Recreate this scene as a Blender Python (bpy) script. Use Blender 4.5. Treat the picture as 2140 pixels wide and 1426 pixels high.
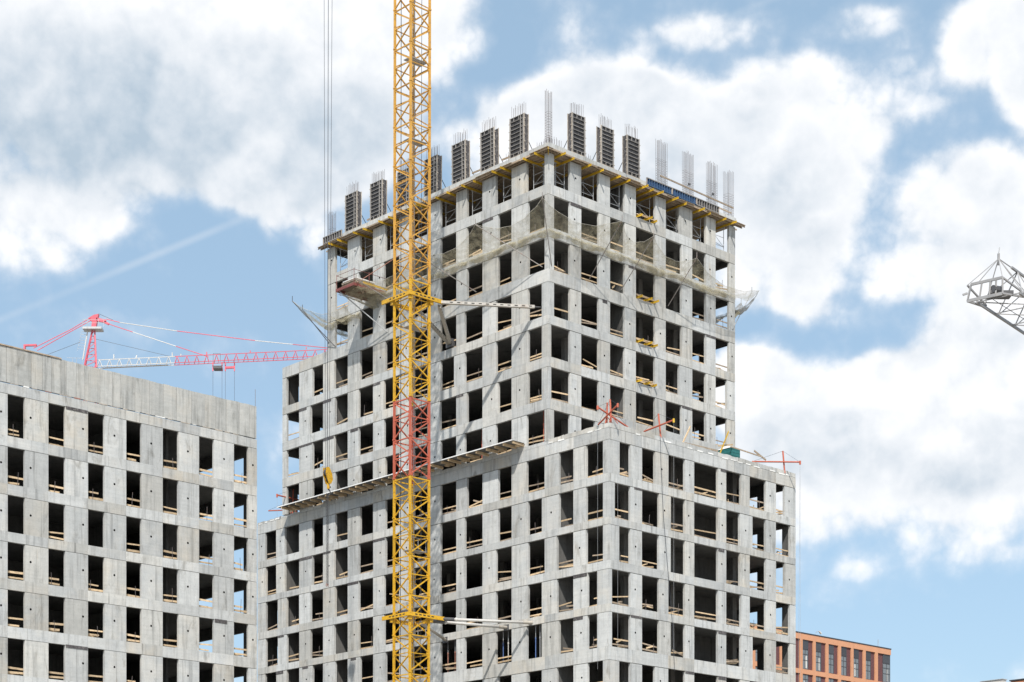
import bpy, math, random
from mathutils import Vector, Matrix
rnd = random.Random(11)
scene = bpy.context.scene
for o in list(bpy.data.objects):
    bpy.data.objects.remove(o)
COL = scene.collection
R = math.radians

# ------------------------------------------------------------------ camera
F, CX, YH, EYE = 3988.0, 1070.0, 1995.0, 1.6      # focal length / centre / horizon of the photograph (2140 px wide)
cam_d = bpy.data.cameras.new('camera')
cam = bpy.data.objects.new('camera', cam_d); COL.objects.link(cam)
cam.location = (0, 0, EYE); cam.rotation_euler = (R(90), 0, 0)
cam_d.sensor_fit = 'HORIZONTAL'; cam_d.sensor_width = 36
cam_d.lens = F / 2140 * 36
cam_d.shift_y = (YH - 713) / 2140
cam_d.clip_start = 0.5; cam_d.clip_end = 20000
scene.camera = cam

# ------------------------------------------------------------------ directions of the site
UX, UY = -0.684257, 0.729241          # u: along the left face, away from the near corner
VX, VY = 0.729241, 0.684257           # v: along the right face
ROT = math.atan2(VY, VX)              # local x = v, local y = u
CORN = Vector((7.41652, 145.7, 0))    # near corner of the lower block

# ------------------------------------------------------------------ sun, sky, exposure
lu, lv, lz = 0.93, 1.0, -1.5          # light per metre into the left face
ld = Vector((lu * UX + lv * VX, lu * UY + lv * VY, lz)).normalized()
sun_el = math.asin(-ld.z)
sun_d = bpy.data.lights.new('sun', 'SUN'); sun_d.energy = 2.75; sun_d.angle = R(0.9); sun_d.color = (1.0, 0.945, 0.87)
sun = bpy.data.objects.new('sun', sun_d); COL.objects.link(sun)
sun.rotation_mode = 'QUATERNION'; sun.rotation_quaternion = ld.to_track_quat('-Z', 'Y'); sun.location = (0, -60, 200)

scene.view_settings.view_transform = 'Standard'
scene.view_settings.look = 'None'
scene.view_settings.exposure = 0.85
scene.view_settings.gamma = 1.0
scene.view_settings.use_curve_mapping = False

world = bpy.data.worlds.new('World'); scene.world = world; world.use_nodes = True
WN, WL = world.node_tree.nodes, world.node_tree.links
WN.clear()
def wn(t, **k):
    n = WN.new(t)
    for a, b in k.items(): setattr(n, a, b)
    return n
def wm(op, a, b=None, c=None, clamp=False):
    n = WN.new('ShaderNodeMath'); n.operation = op; n.use_clamp = clamp
    for i, s in enumerate((a, b, c)):
        if s is None: continue
        if isinstance(s, (int, float)): n.inputs[i].default_value = s
        else: WL.new(s, n.inputs[i])
    return n.outputs[0]
def wvm(op, a, b):
    n = WN.new('ShaderNodeVectorMath'); n.operation = op
    for i, s in enumerate((a, b)):
        if isinstance(s, (tuple, list, Vector)): n.inputs[i].default_value = tuple(s)
        else: WL.new(s, n.inputs[i])
    return n
def sstep(x, lo, hi, a=0.0, b=1.0):
    n = WN.new('ShaderNodeMapRange'); n.interpolation_type = 'SMOOTHSTEP'
    WL.new(x, n.inputs[0])
    for i, s in enumerate((lo, hi, a, b)): n.inputs[i + 1].default_value = s
    return n.outputs[0]
def wnoise(vec, scale, det, rough=0.55, dist=0.0):
    n = WN.new('ShaderNodeTexNoise'); WL.new(vec, n.inputs['Vector'])
    n.inputs['Scale'].default_value = scale; n.inputs['Detail'].default_value = det
    n.inputs['Roughness'].default_value = rough; n.inputs['Distortion'].default_value = dist
    return n.outputs['Fac']
def dir_of(x, y):
    return Vector(((x - CX) / F, 1.0, (YH - y) / F)).normalized()

sky = wn('ShaderNodeTexSky', sky_type='NISHITA', sun_disc=False)
sky.sun_elevation = sun_el; sky.sun_rotation = R(184)
sky.altitude = 150; sky.air_density = 1.0; sky.dust_density = 1.0; sky.ozone_density = 1.6
sky_b = wvm('SCALE', sky.outputs[0], (0, 0, 0)); sky_b.inputs['Scale'].default_value = 0.095
tcw = wn('ShaderNodeTexCoord'); DIR = tcw.outputs['Generated']
# cumulus fields: each bank has a direction in the sky and an angular size; noise breaks the banks up
BANKS = [  # direction given through the photograph's pixel, radii in pixels of arc, weight
 (200, 80, 600, 330, 1.25), (480, 230, 380, 190, .7), (620, 230, 210, 180, .9), (905, 40, 115, 110, 1.0), (700, 20, 200, 130, .8), (370, 425, 110, 50, -.5),
 (80, 480, 150, 95, 0.9), (195, 445, 55, 60, .5), (572, 480, 30, 34, .5), (640, 478, 38, 62, .5), (560, 925, 70, 70, .42),
 (1230, 300, 250, 150, 1.1), (1420, 300, 200, 120, 1.0), (1640, 370, 170, 170, 1.1), (1600, 530, 140, 140, .75), (1650, 165, 110, 50, .55),
 (1130, 230, 110, 60, .5), (1290, 180, 90, 50, .4), (1465, 65, 95, 38, .50), (1800, 45, 80, 36, .48), (1690, 625, 70, 70, .35),
 (2115, 70, 125, 120, 1.2), (2170, 190, 75, 80, .8), (2060, 450, 170, 125, 1.15), (2130, 600, 160, 115, 1.0), (1905, 575, 80, 50, .5), (2110, 720, 150, 110, .9),
 (1565, 800, 90, 90, 1.15), (1760, 900, 270, 130, 1.1), (2040, 860, 210, 180, 1.15), (1690, 1020, 230, 100, .5), (1850, 800, 90, 70, .6), (2060, 1090, 190, 90, .42),
 (500, 330, 330, 110, .35), (1800, 1150, 420, 120, .22), (2080, 320, 120, 80, .3), (1750, 250, 120, 160, .22), (1960, 640, 120, 90, .3), (1480, 130, 260, 90, .18),
 (1860, 690, 90, 60, -.2), (1840, 420, 110, 200, .20), (1790, 600, 120, 90, .18), (1930, 230, 120, 90, .16), (1050, 90, 120, 90, -.35), (430, 560, 220, 110, -.3), (2000, 1290, 330, 90, -.3), (1970, 270, 80, 40, -.35), (1600, 690, 60, 40, -.5),
]
# azimuth and elevation of the view direction
sepd = wn('ShaderNodeSeparateXYZ'); WL.new(DIR, sepd.inputs[0])
AZ = wm('ARCTAN2', sepd.outputs[0], sepd.outputs[1]); EL = wm('ARCSINE', sepd.outputs[2])
cmb = wn('ShaderNodeCombineXYZ'); WL.new(AZ, cmb.inputs[0]); WL.new(EL, cmb.inputs[1]); AE = cmb.outputs[0]
def field(lst):
    out = None
    for (bx_, by_, rx_, ry_, w_) in lst:
        c = dir_of(bx_, by_); az, el = math.atan2(c.x, c.y), math.asin(c.z)
        sx, sy = F / rx_, F / ry_ / math.cos(el) ** 2
        ma = WN.new('ShaderNodeVectorMath'); ma.operation = 'MULTIPLY_ADD'; WL.new(AE, ma.inputs[0])
        ma.inputs[1].default_value = (sx, sy, 0); ma.inputs[2].default_value = (-az * sx, -el * sy, 0)
        q = wvm('DOT_PRODUCT', ma.outputs[0], ma.outputs[0]).outputs['Value']
        g_ = sstep(q, 0.0, 2.0, w_, 0.0)
        out = g_ if out is None else wm('ADD', out, g_)
    return out
acc = field(BANKS)
def dens(vec):
    """broad swells, cauliflower billows (rounded tops, sharp creases) and fine fraying"""
    n1 = wnoise(vec, 10.0, 2, .5, .2)
    b1 = wm('ABSOLUTE', wm('SUBTRACT', wnoise(vec, 21.0, 0), .5))
    b2 = wm('ABSOLUTE', wm('SUBTRACT', wnoise(vec, 47.0, 0), .5))
    b3 = wm('ABSOLUTE', wm('SUBTRACT', wnoise(vec, 104.0, 1), .5))
    n2 = wnoise(vec, 60.0, 5, .62)
    bl = wm('ADD', wm('ADD', wm('MULTIPLY', b1, 1.35), wm('MULTIPLY', b2, .85)), wm('MULTIPLY', b3, .50))
    return wm('ADD', wm('ADD', wm('MULTIPLY', wm('SUBTRACT', n1, .5), .9), wm('SUBTRACT', bl, .30)), wm('MULTIPLY', wm('SUBTRACT', n2, .5), .80))
nA = dens(DIR)
base = wm('MINIMUM', acc, 1.3)
gnz = wnoise(DIR, 3.2, 3, .5)
away = sstep(wvm('DOT_PRODUCT', DIR, dir_of(1070, 713)).outputs['Value'], .945, .86)
gen = wm('ADD', wm('MULTIPLY', wm('SUBTRACT', gnz, .56), .8), wm('MULTIPLY', away, wm('MULTIPLY', wm('SUBTRACT', gnz, .40), 3.0)))      # cumulus over the unseen rest of the sky, thickened to raise ambient light
cd = wm('ADD', wm('ADD', base, gen), nA)
alpha = wm('ADD', wm('MULTIPLY', sstep(cd, 0.14, 0.78), .50), wm('MULTIPLY', sstep(cd, -.22, .95), .50))
# self shading: density towards the sun and overhead; grey undersides of the thicker banks
off = wvm('ADD', DIR, (-0.003, 0.0, 0.012)).outputs['Vector']
nB = dens(off)
lit = wm('SUBTRACT', nA, nB)
GREY = [(380, 270, 500, 190, .66), (60, 220, 340, 220, .34), (720, 330, 150, 140, .18), (1690, 930, 150, 80, .42), (2060, 950, 170, 80, .42), (1980, 720, 160, 70, .26), (1330, 420, 250, 90, .3), (1700, 420, 120, 90, .25),
        (1500, 350, 160, 90, .16), (2030, 530, 140, 70, .2), (1850, 1020, 260, 70, .2), (1660, 560, 100, 110, .22)]
gac = field(GREY)
gl = wm('MULTIPLY', sstep(wnoise(DIR, 5.0, 3, .5), .40, .70), .20)
shade = wm('SUBTRACT', wm('ADD', wm('MULTIPLY', lit, .38), .915), wm('ADD', wm('MULTIPLY', gac, .50), wm('MULTIPLY', gl, sstep(cd, .7, 1.3))), clamp=True)
cr = wn('ShaderNodeValToRGB'); WL.new(shade, cr.inputs[0])
cr.color_ramp.elements[0].position = .30; cr.color_ramp.elements[0].color = (.275, .335, .395, 1)
cr.color_ramp.elements[1].position = 1.0; cr.color_ramp.elements[1].color = (.615, .615, .62, 1)
e_ = cr.color_ramp.elements.new(.66); e_.color = (.465, .49, .52, 1)
veil = wn('ShaderNodeMix', data_type='RGBA'); veil.inputs[0].default_value = .60
WL.new(sky_b.outputs['Vector'], veil.inputs[6]); veil.inputs[7].default_value = (.246, .350, .436, 1)     # thin high haze
mixc = wn('ShaderNodeMix', data_type='RGBA'); WL.new(wm('MULTIPLY', alpha, .98), mixc.inputs[0])
WL.new(veil.outputs[2], mixc.inputs[6]); WL.new(cr.outputs[0], mixc.inputs[7])
# old vapour trail: a thin great-circle band
pA, pB = dir_of(0, 668), dir_of(1050, 232)
nrm = pA.cross(pB).normalized()
dt = wm('ABSOLUTE', wvm('DOT_PRODUCT', DIR, nrm).outputs['Value'])
tr = wm('MULTIPLY', sstep(dt, 0.0, .0028, 1, 0), sstep(wnoise(DIR, 14, 3), .32, .62, .08, .25))
mixt = wn('ShaderNodeMix', data_type='RGBA'); WL.new(tr, mixt.inputs[0])
WL.new(mixc.outputs[2], mixt.inputs[6]); mixt.inputs[7].default_value = (.47, .50, .535, 1)
bg = wn('ShaderNodeBackground'); WL.new(mixt.outputs[2], bg.inputs[0]); bg.inputs[1].default_value = 1.0
wo = wn('ShaderNodeOutputWorld'); WL.new(bg.outputs[0], wo.inputs[0])

# ------------------------------------------------------------------ helpers
def P(u, v, z):
    return Vector((CORN.x + u * UX + v * VX, CORN.y + u * UY + v * VY, z))
def to_uv(X, Y):
    dx, dy = X - CORN.x, Y - CORN.y
    return dx * UX + dy * UY, dx * VX + dy * VY
def px(x, y, Y):
    return Vector(((x - CX) / F * Y, Y, EYE + (YH - y) / F * Y))
def onL(x, y, v=0.0):                    # photograph pixel -> (u, z) on a plane parallel to the left face
    k = (x - CX) / F; q = P(0, v, 0)
    t = (k * q.y - q.x) / (UX - k * UY); Y = q.y + t * UY
    return t, EYE + (YH - y) / F * Y
def onR(x, y, u=0.0):
    k = (x - CX) / F; q = P(u, 0, 0)
    t = (k * q.y - q.x) / (VX - k * VY); Y = q.y + t * VY
    return t, EYE + (YH - y) / F * Y

class MB:
    """collects geometry; site=True: input (u,v,z) -> local (v,u,z)"""
    def __init__(s, site=True): s.v = []; s.f = []; s.site = site
    def pt(s, p): return (p[1], p[0], p[2]) if s.site else (p[0], p[1], p[2])
    def box(s, a0, a1, b0, b1, z0, z1):
        if s.site: x0, x1, y0, y1 = b0, b1, a0, a1
        else: x0, x1, y0, y1 = a0, a1, b0, b1
        if x1 < x0: x0, x1 = x1, x0
        if y1 < y0: y0, y1 = y1, y0
        if z1 < z0: z0, z1 = z1, z0
        n = len(s.v)
        s.v += [(x0, y0, z0), (x1, y0, z0), (x1, y1, z0), (x0, y1, z0), (x0, y0, z1), (x1, y0, z1), (x1, y1, z1), (x0, y1, z1)]
        s.f += [(n, n+3, n+2, n+1), (n+4, n+5, n+6, n+7), (n, n+1, n+5, n+4), (n+1, n+2, n+6, n+5), (n+2, n+3, n+7, n+6), (n+3, n, n+4, n+7)]
        return s
    def bar(s, p, q, w, h=None, up=(0, 0, 1)):
        """rectangular bar from p to q"""
        h = w if h is None else h
        p, q = Vector(s.pt(p)), Vector(s.pt(q)); d = (q - p)
        if d.length < 1e-6: return s
        d.normalize(); upv = Vector(s.pt(up)) if s.site else Vector(up)
        if abs(d.dot(upv.normalized())) > .98: upv = Vector((1, 0, 0))
        a = d.cross(upv).normalized() * (w / 2); b = a.normalized().cross(d).normalized() * (h / 2)
        n = len(s.v)
        for c in (p, q):
            for (i, j) in ((-1, -1), (1, -1), (1, 1), (-1, 1)): s.v.append(tuple(c + a * i + b * j))
        s.f += [(n, n+1, n+2, n+3), (n+7, n+6, n+5, n+4)]
        for i in range(4):
            j = (i + 1) % 4; s.f.append((n+j, n+i, n+4+i, n+4+j))
        return s
    def tube(s, pts, r, n=6, caps=True):
        pts = [Vector(s.pt(p)) for p in pts]; k0 = len(s.v); m = len(pts)
        for i, p in enumerate(pts):
            d = (pts[min(i+1, m-1)] - pts[max(i-1, 0)])
            if d.length < 1e-9: d = Vector((0, 0, 1))
            d.normalize(); ref = Vector((0, 0, 1)) if abs(d.z) < .9 else Vector((1, 0, 0))
            a = d.cross(ref).normalized(); b = a.cross(d).normalized()
            rr = r[i] if isinstance(r, (list, tuple)) else r
            for j in range(n):
                t = 2 * math.pi * (j + .5) / n; s.v.append(tuple(p + a * math.cos(t) * rr + b * math.sin(t) * rr))
        for i in range(m - 1):
            for j in range(n):
                j2 = (j + 1) % n
                s.f.append((k0 + i*n + j, k0 + i*n + j2, k0 + (i+1)*n + j2, k0 + (i+1)*n + j))
        if caps: s.f.append(tuple(k0 + j for j in reversed(range(n)))); s.f.append(tuple(k0 + (m-1)*n + j for j in range(n)))
        return s
    def poly(s, pts, th, nrm):
        """flat polygon given thickness along nrm"""
        nrm = Vector(s.pt(nrm)).normalized() * th; n = len(s.v); m = len(pts)
        q = [Vector(s.pt(p)) for p in pts]
        s.v += [tuple(p) for p in q] + [tuple(p + nrm) for p in q]
        s.f.append(tuple(range(n, n + m))); s.f.append(tuple(reversed(range(n + m, n + 2*m))))
        for i in range(m):
            j = (i + 1) % m; s.f.append((n+j, n+i, n+m+i, n+m+j))
        return s
    def grid(s, fn, nu, nv):
        n = len(s.v)
        for i in range(nu + 1):
            for j in range(nv + 1): s.v.append(tuple(s.pt(fn(i / nu, j / nv))))
        for i in range(nu):
            for j in range(nv):
                a = n + i*(nv+1) + j; s.f.append((a, a+1, a+nv+2, a+nv+1))
        return s
    def build(s, name, mat, parent=None, smooth=False):
        me = bpy.data.meshes.new(name); me.from_pydata(s.v, [], s.f); me.update()
        if smooth:
            for p in me.polygons: p.use_smooth = True
        me.materials.append(mat)
        o = bpy.data.objects.new(name, me); COL.objects.link(o)
        if parent is not None: o.parent = parent
        return o

def tag(o, label=None, cat=None, group=None, kind=None):
    if label: o['label'] = label
    if cat: o['category'] = cat
    if group: o['group'] = group
    if kind: o['kind'] = kind
    return o
def thing(name, label, cat, loc=(0, 0, 0), rz=0.0, group=None):
    o = bpy.data.objects.new(name, None); COL.objects.link(o)
    o.location = loc; o.rotation_euler = (0, 0, rz); o.empty_display_size = .5
    return tag(o, label, cat, group)
def sthing(name, label, cat, u, v, z, group=None):       # thing aligned with the site axes
    return thing(name, label, cat, P(u, v, z), ROT, group)

# ------------------------------------------------------------------ materials
def mat_new(name):
    m = bpy.data.materials.new(name); m.use_nodes = True
    nt = m.node_tree; nt.nodes.clear()
    return m, nt.nodes, nt.links
def nmath(N, L, op, a, b=None, clamp=False):
    n = N.new('ShaderNodeMath'); n.operation = op; n.use_clamp = clamp
    for i, s in enumerate((a, b)):
        if s is None: continue
        if isinstance(s, (int, float)): n.inputs[i].default_value = s
        else: L.new(s, n.inputs[i])
    return n.outputs[0]
def nnoise(N, L, vec, scale, det=4, rough=.55, vscale=None, dist=0):
    if vscale is not None:
        mp = N.new('ShaderNodeMapping'); mp.inputs['Scale'].default_value = vscale; L.new(vec, mp.inputs[0]); vec = mp.outputs[0]
    n = N.new('ShaderNodeTexNoise'); L.new(vec, n.inputs['Vector']); n.inputs['Scale'].default_value = scale
    n.inputs['Detail'].default_value = det; n.inputs['Roughness'].default_value = rough; n.inputs['Distortion'].default_value = dist
    return n.outputs['Fac']
def nramp(N, L, x, stops):
    n = N.new('ShaderNodeValToRGB'); L.new(x, n.inputs[0]); el = n.color_ramp.elements
    el[0].position, el[0].color = stops[0][0], stops[0][1]
    el[1].position, el[1].color = stops[-1][0], stops[-1][1]
    for p, c in stops[1:-1]:
        e = el.new(p); e.color = c
    return n.outputs[0]
def g(v, a=1): return (v, v, v, a)
def nmul(N, L, col, fac_col, f=1.0, mode='MULTIPLY'):
    n = N.new('ShaderNodeMix'); n.data_type = 'RGBA'; n.blend_type = mode
    if isinstance(f, (int, float)): n.inputs[0].default_value = f
    else: L.new(f, n.inputs[0])
    for i, s in ((6, col), (7, fac_col)):
        if isinstance(s, tuple): n.inputs[i].default_value = s
        else: L.new(s, n.inputs[i])
    return n.outputs[2]

def concrete(name, lo, hi, warm=(.50, .47, .42, 1), warm_amt=.5, streak=.5, t0=.82, t1=1.08):
    m, N, L = mat_new(name)
    geo = N.new('ShaderNodeNewGeometry'); pos = geo.outputs['Position']
    oi = N.new('ShaderNodeObjectInfo'); rv = oi.outputs['Random']
    shift = N.new('ShaderNodeVectorMath'); shift.operation = 'SCALE'; shift.inputs[0].default_value = (37., 91., 53.)
    L.new(rv, shift.inputs['Scale'])
    pv = N.new('ShaderNodeVectorMath'); pv.operation = 'ADD'; L.new(pos, pv.inputs[0]); L.new(shift.outputs[0], pv.inputs[1]); vec = pv.outputs[0]
    big = nnoise(N, L, vec, .7, 4, .6)
    stk = nnoise(N, L, vec, 3.2, 5, .6, (1, 1, .07))
    blo = nnoise(N, L, vec, 2.1, 6, .68, dist=.6)
    fine = nnoise(N, L, vec, 13., 5, .7)
    t = nmath(N, L, 'ADD', nmath(N, L, 'MULTIPLY', big, .55), nmath(N, L, 'MULTIPLY', blo, .45))
    col = nramp(N, L, t, [(.30, lo), (.68, hi)])
    # warm cement bloom, different from pour to pour
    r2 = nmath(N, L, 'FRACT', nmath(N, L, 'MULTIPLY', rv, 7.31))
    wf = nmath(N, L, 'MULTIPLY', nmath(N, L, 'MULTIPLY', nramp(N, L, big, [(.42, g(0)), (.68, g(1))]), r2), warm_amt)
    col = nmul(N, L, col, warm, wf, 'MIX')
    # rain streaks
    col = nmul(N, L, col, nramp(N, L, stk, [(.32, g(.60)), (.48, g(1.0)), (.70, g(1.09))]), streak)
    # dark stains and fresh patches
    st = nnoise(N, L, vec, .9, 5, .7, (1.3, 1.3, .45), .8)
    col = nmul(N, L, col, nramp(N, L, st, [(.26, (.58, .56, .53, 1)), (.43, g(1.0)), (.62, g(1.0)), (.70, g(1.13))]), .95)
    # rust runs below dowels and ties
    ru = nnoise(N, L, vec, 1.1, 4, .6, (1.6, 1.6, .22), .4)
    col = nmul(N, L, col, (.50, .37, .24, 1), nmath(N, L, 'MULTIPLY', nramp(N, L, ru, [(.69, g(0)), (.78, g(1))]), .55), 'MIX')
    # pitted surface
    col = nmul(N, L, col, nramp(N, L, fine, [(.30, g(.60)), (.42, g(1.0)), (.68, g(1.04))]), .85)
    # board marks of the shuttering, horizontal and faint
    bm = nnoise(N, L, vec, 2.0, 3, .5, (.12, .12, 3.2))
    col = nmul(N, L, col, nramp(N, L, bm, [(.38, g(.92)), (.6, g(1.02))]), .6)
    # vertical joint of the shutter panels: a thin dark seam, and the two halves differ a little
    gc = N.new('ShaderNodeTexCoord'); sx = N.new('ShaderNodeSeparateXYZ'); L.new(gc.outputs['Generated'], sx.inputs[0])
    along = nmath(N, L, 'ADD', sx.outputs[0], sx.outputs[1])
    sp = nmath(N, L, 'ADD', .32, nmath(N, L, 'MULTIPLY', nmath(N, L, 'FRACT', nmath(N, L, 'MULTIPLY', rv, 13.7)), .4))
    dd = nmath(N, L, 'SUBTRACT', along, sp)
    seam = nmath(N, L, 'LESS_THAN', nmath(N, L, 'ABSOLUTE', dd), .011)
    col = nmul(N, L, col, g(.62), nmath(N, L, 'MULTIPLY', seam, nramp(N, L, stk, [(.3, g(1)), (.62, g(.25))])))
    half = nmath(N, L, 'GREATER_THAN', dd, 0.0)
    col = nmul(N, L, col, (.91, .915, .92, 1), nmath(N, L, 'MULTIPLY', half, r2))
    tone = N.new('ShaderNodeMapRange'); L.new(rv, tone.inputs[0]); tone.inputs[3].default_value = t0; tone.inputs[4].default_value = t1
    tc = N.new('ShaderNodeCombineColor')
    for i in range(3): L.new(tone.outputs[0], tc.inputs[i])
    col = nmul(N, L, col, tc.outputs[0], 1.0)
    b = N.new('ShaderNodeBsdfPrincipled'); L.new(col, b.inputs['Base Color']); b.inputs['Roughness'].default_value = .9
    b.inputs['Specular IOR Level'].default_value = .25
    bp = N.new('ShaderNodeBump'); bp.inputs['Strength'].default_value = .35; bp.inputs['Distance'].default_value = .02
    L.new(nmath(N, L, 'ADD', nmath(N, L, 'MULTIPLY', blo, .6), nmath(N, L, 'MULTIPLY', fine, .4)), bp.inputs['Height']); L.new(bp.outputs[0], b.inputs['Normal'])
    o = N.new('ShaderNodeOutputMaterial'); L.new(b.outputs[0], o.inputs[0])
    return m
def simple(name, c, rough=.6, metal=0., var=.25, scale=3., dirt=None, dirt_amt=.5, dscale=6., vscale=None, spec=.4, rndtone=.15):
    m, N, L = mat_new(name)
    geo = N.new('ShaderNodeNewGeometry'); pos = geo.outputs['Position']; oi = N.new('ShaderNodeObjectInfo'); rv = oi.outputs['Random']
    n1 = nnoise(N, L, pos, scale, 4, .6, vscale)
    col = nmul(N, L, (*c, 1), nramp(N, L, n1, [(.3, g(1 - var)), (.7, g(1 + var * .6))]), 1.0)
    if dirt:
        n2 = nnoise(N, L, pos, dscale, 6, .7, dist=.5)
        col = nmul(N, L, col, (*dirt, 1), nmath(N, L, 'MULTIPLY', nramp(N, L, n2, [(.52, g(0)), (.64, g(1))]), dirt_amt), 'MIX')
    tone = N.new('ShaderNodeMapRange'); L.new(rv, tone.inputs[0]); tone.inputs[3].default_value = 1 - rndtone; tone.inputs[4].default_value = 1 + rndtone
    tc = N.new('ShaderNodeCombineColor')
    for i in range(3): L.new(tone.outputs[0], tc.inputs[i])
    col = nmul(N, L, col, tc.outputs[0], 1.0)
    b = N.new('ShaderNodeBsdfPrincipled'); L.new(col, b.inputs['Base Color']); b.inputs['Roughness'].default_value = rough
    b.inputs['Metallic'].default_value = metal; b.inputs['Specular IOR Level'].default_value = spec
    o = N.new('ShaderNodeOutputMaterial'); L.new(b.outputs[0], o.inputs[0])
    return m
def net_mat(name, c, cover):
    m, N, L = mat_new(name)
    geo = N.new('ShaderNodeNewGeometry'); pos = geo.outputs['Position']
    n1 = nnoise(N, L, pos, 1.6, 5, .65)
    cv = nramp(N, L, n1, [(.36, g(cover * .35)), (.64, g(min(1, cover * 1.7)))])
    d = N.new('ShaderNodeBsdfDiffuse'); d.inputs[0].default_value = (*c, 1)
    tl = N.new('ShaderNodeBsdfTranslucent'); tl.inputs[0].default_value = (*c, 1)
    mx = N.new('ShaderNodeMixShader'); mx.inputs[0].default_value = .4; L.new(d.outputs[0], mx.inputs[1]); L.new(tl.outputs[0], mx.inputs[2])
    tp = N.new('ShaderNodeBsdfTransparent')
    m2 = N.new('ShaderNodeMixShader'); L.new(cv, m2.inputs[0]); L.new(tp.outputs[0], m2.inputs[1]); L.new(mx.outputs[0], m2.inputs[2])
    o = N.new('ShaderNodeOutputMaterial'); L.new(m2.outputs[0], o.inputs[0])
    return m
def glass_mat(name, c):
    m, N, L = mat_new(name)
    b = N.new('ShaderNodeBsdfPrincipled'); b.inputs['Base Color'].default_value = (*c, 1); b.inputs['Roughness'].default_value = .04
    b.inputs['Specular IOR Level'].default_value = .9; b.inputs['Metallic'].default_value = .15
    o = N.new('ShaderNodeOutputMaterial'); L.new(b.outputs[0], o.inputs[0])
    return m
M = {}
M['con'] = concrete('concrete', (.43, .443, .443, 1), (.57, .583, .578, 1), (.56, .53, .475, 1), .65, .6)
M['con_warm'] = concrete('concrete_warm', (.42, .423, .405, 1), (.565, .563, .54, 1), (.53, .485, .41, 1), .85, .7)
M['con_par'] = concrete('concrete_parapet', (.36, .365, .35, 1), (.51, .515, .50, 1), (.46, .43, .375, 1), .65, .75, .93, 1.03)
M['con_soffit_shade'] = concrete('concrete_soffit_shade', (.155, .155, .152, 1), (.245, .245, .24, 1), (.23, .21, .18, 1), .5, .4)  # concrete darkened in colour so ceilings look shaded
M['con_in_shade'] = concrete('concrete_inner_shade', (.10, .10, .098, 1), (.16, .16, .156, 1), (.16, .145, .125, 1), .5, .6)  # same concrete painted darker to deepen the shade indoors
M['dark_ply'] = simple('dark_shutter_board', (.085, .078, .08), .8, var=.5, scale=5., dirt=(.24, .23, .22), dirt_amt=.7, dscale=4., vscale=(3, 3, .6))
M['hole'] = simple('hole_shade', (.03, .03, .03), .9)  # near-black colour stands for the unlit depth of holes and slots
M['wood'] = simple('timber', (.60, .45, .285), .75, var=.3, scale=4., dirt=(.30, .21, .13), dirt_amt=.5, dscale=3., vscale=(1, 1, 4), rndtone=.28)
M['wood_grey'] = simple('weathered_timber', (.36, .285, .21), .8, var=.35, scale=5., dirt=(.2, .16, .13), rndtone=.3)
M['yellow'] = simple('yellow_paint', (.62, .355, .022), .45, var=.12, scale=2., dirt=(.19, .085, .03), dirt_amt=.7, dscale=7., rndtone=.14)
M['yellow_old'] = simple('faded_yellow_paint', (.58, .315, .055), .5, var=.16, scale=2., dirt=(.30, .15, .07), dirt_amt=.75, dscale=5., rndtone=.14)
M['red'] = simple('red_oxide_paint', (.50, .125, .075), .5, var=.15, scale=2., dirt=(.22, .05, .03), dirt_amt=.4, rndtone=.1)
M['red_dark'] = simple('dark_red_steel', (.21, .065, .058), .55, var=.2, dirt=(.14, .05, .04))
M['beam_y'] = simple('yellow_formwork_beam', (.60, .385, .03), .5, var=.15, dirt=(.35, .22, .06), dirt_amt=.45, rndtone=.15)
M['white_paint'] = simple('white_paint', (.62, .61, .585), .5, var=.1, dirt=(.42, .36, .29), dirt_amt=.45, dscale=3.)
M['strut_grey'] = simple('grey_tie_steel', (.42, .39, .34), .55, var=.2, dirt=(.25, .20, .15), dirt_amt=.6, dscale=3.)
M['pink'] = simple('pink_red_paint', (.66, .13, .175), .5, var=.1)
M['steel'] = simple('galvanised_steel', (.42, .43, .44), .5, .3, var=.15)
M['steel_dark'] = simple('dark_steel', (.10, .10, .105), .55, .2)
M['rebar'] = simple('rebar_steel', (.17, .155, .155), .75, .1, var=.3, dirt=(.26, .13, .07), dirt_amt=.4)
M['form_ply'] = simple('form_facing', (.035, .035, .04), .7, var=.4, scale=3., dirt=(.16, .15, .14), dirt_amt=.5)
M['form_frame'] = simple('form_frame', (.27, .26, .25), .6, var=.3, scale=5., dirt=(.2, .18, .16))
M['form_edge'] = simple('form_edge', (.46, .41, .35), .7, var=.3, scale=5., dirt=(.26, .2, .15))
M['blue_dark'] = simple('dark_blue_facing', (.025, .06, .14), .5, var=.3)
M['blue'] = simple('blue_formwork', (.05, .105, .20), .5, var=.3, dirt=(.2, .22, .24), dirt_amt=.5, dscale=4.)
M['net'] = net_mat('safety_netting', (.44, .40, .29), .30)
M['net_fold'] = net_mat('bunched_netting', (.52, .475, .345), .46)
M['net_grey'] = net_mat('grey_netting', (.30, .305, .30), .55)
M['green'] = simple('green_sheet', (.025, .155, .15), .5, var=.2)
M['white_sheet'] = simple('white_sheet', (.74, .74, .73), .6, var=.08)
M['sheet'] = simple('corrugated_sheet', (.17, .17, .17), .6, .1, var=.25, dirt=(.2, .17, .13))
M['cable'] = simple('cable', (.05, .055, .07), .6)
M['hemp'] = simple('pale_rope', (.5, .48, .42), .8)  # pale rope colour of the net borders
M['orange_frame'] = simple('orange_cladding', (.60, .305, .175), .7, var=.07, scale=2., rndtone=.05)
M['plum'] = simple('plum_brick', (.145, .062, .066), .85, var=.3, scale=9., dirt=(.24, .13, .13), dirt_amt=.45, dscale=14.)
M['slate_panel'] = simple('slate_panel', (.055, .06, .07), .5, var=.1)
M['glass'] = glass_mat('window_glass', (.14, .17, .19))
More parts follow.
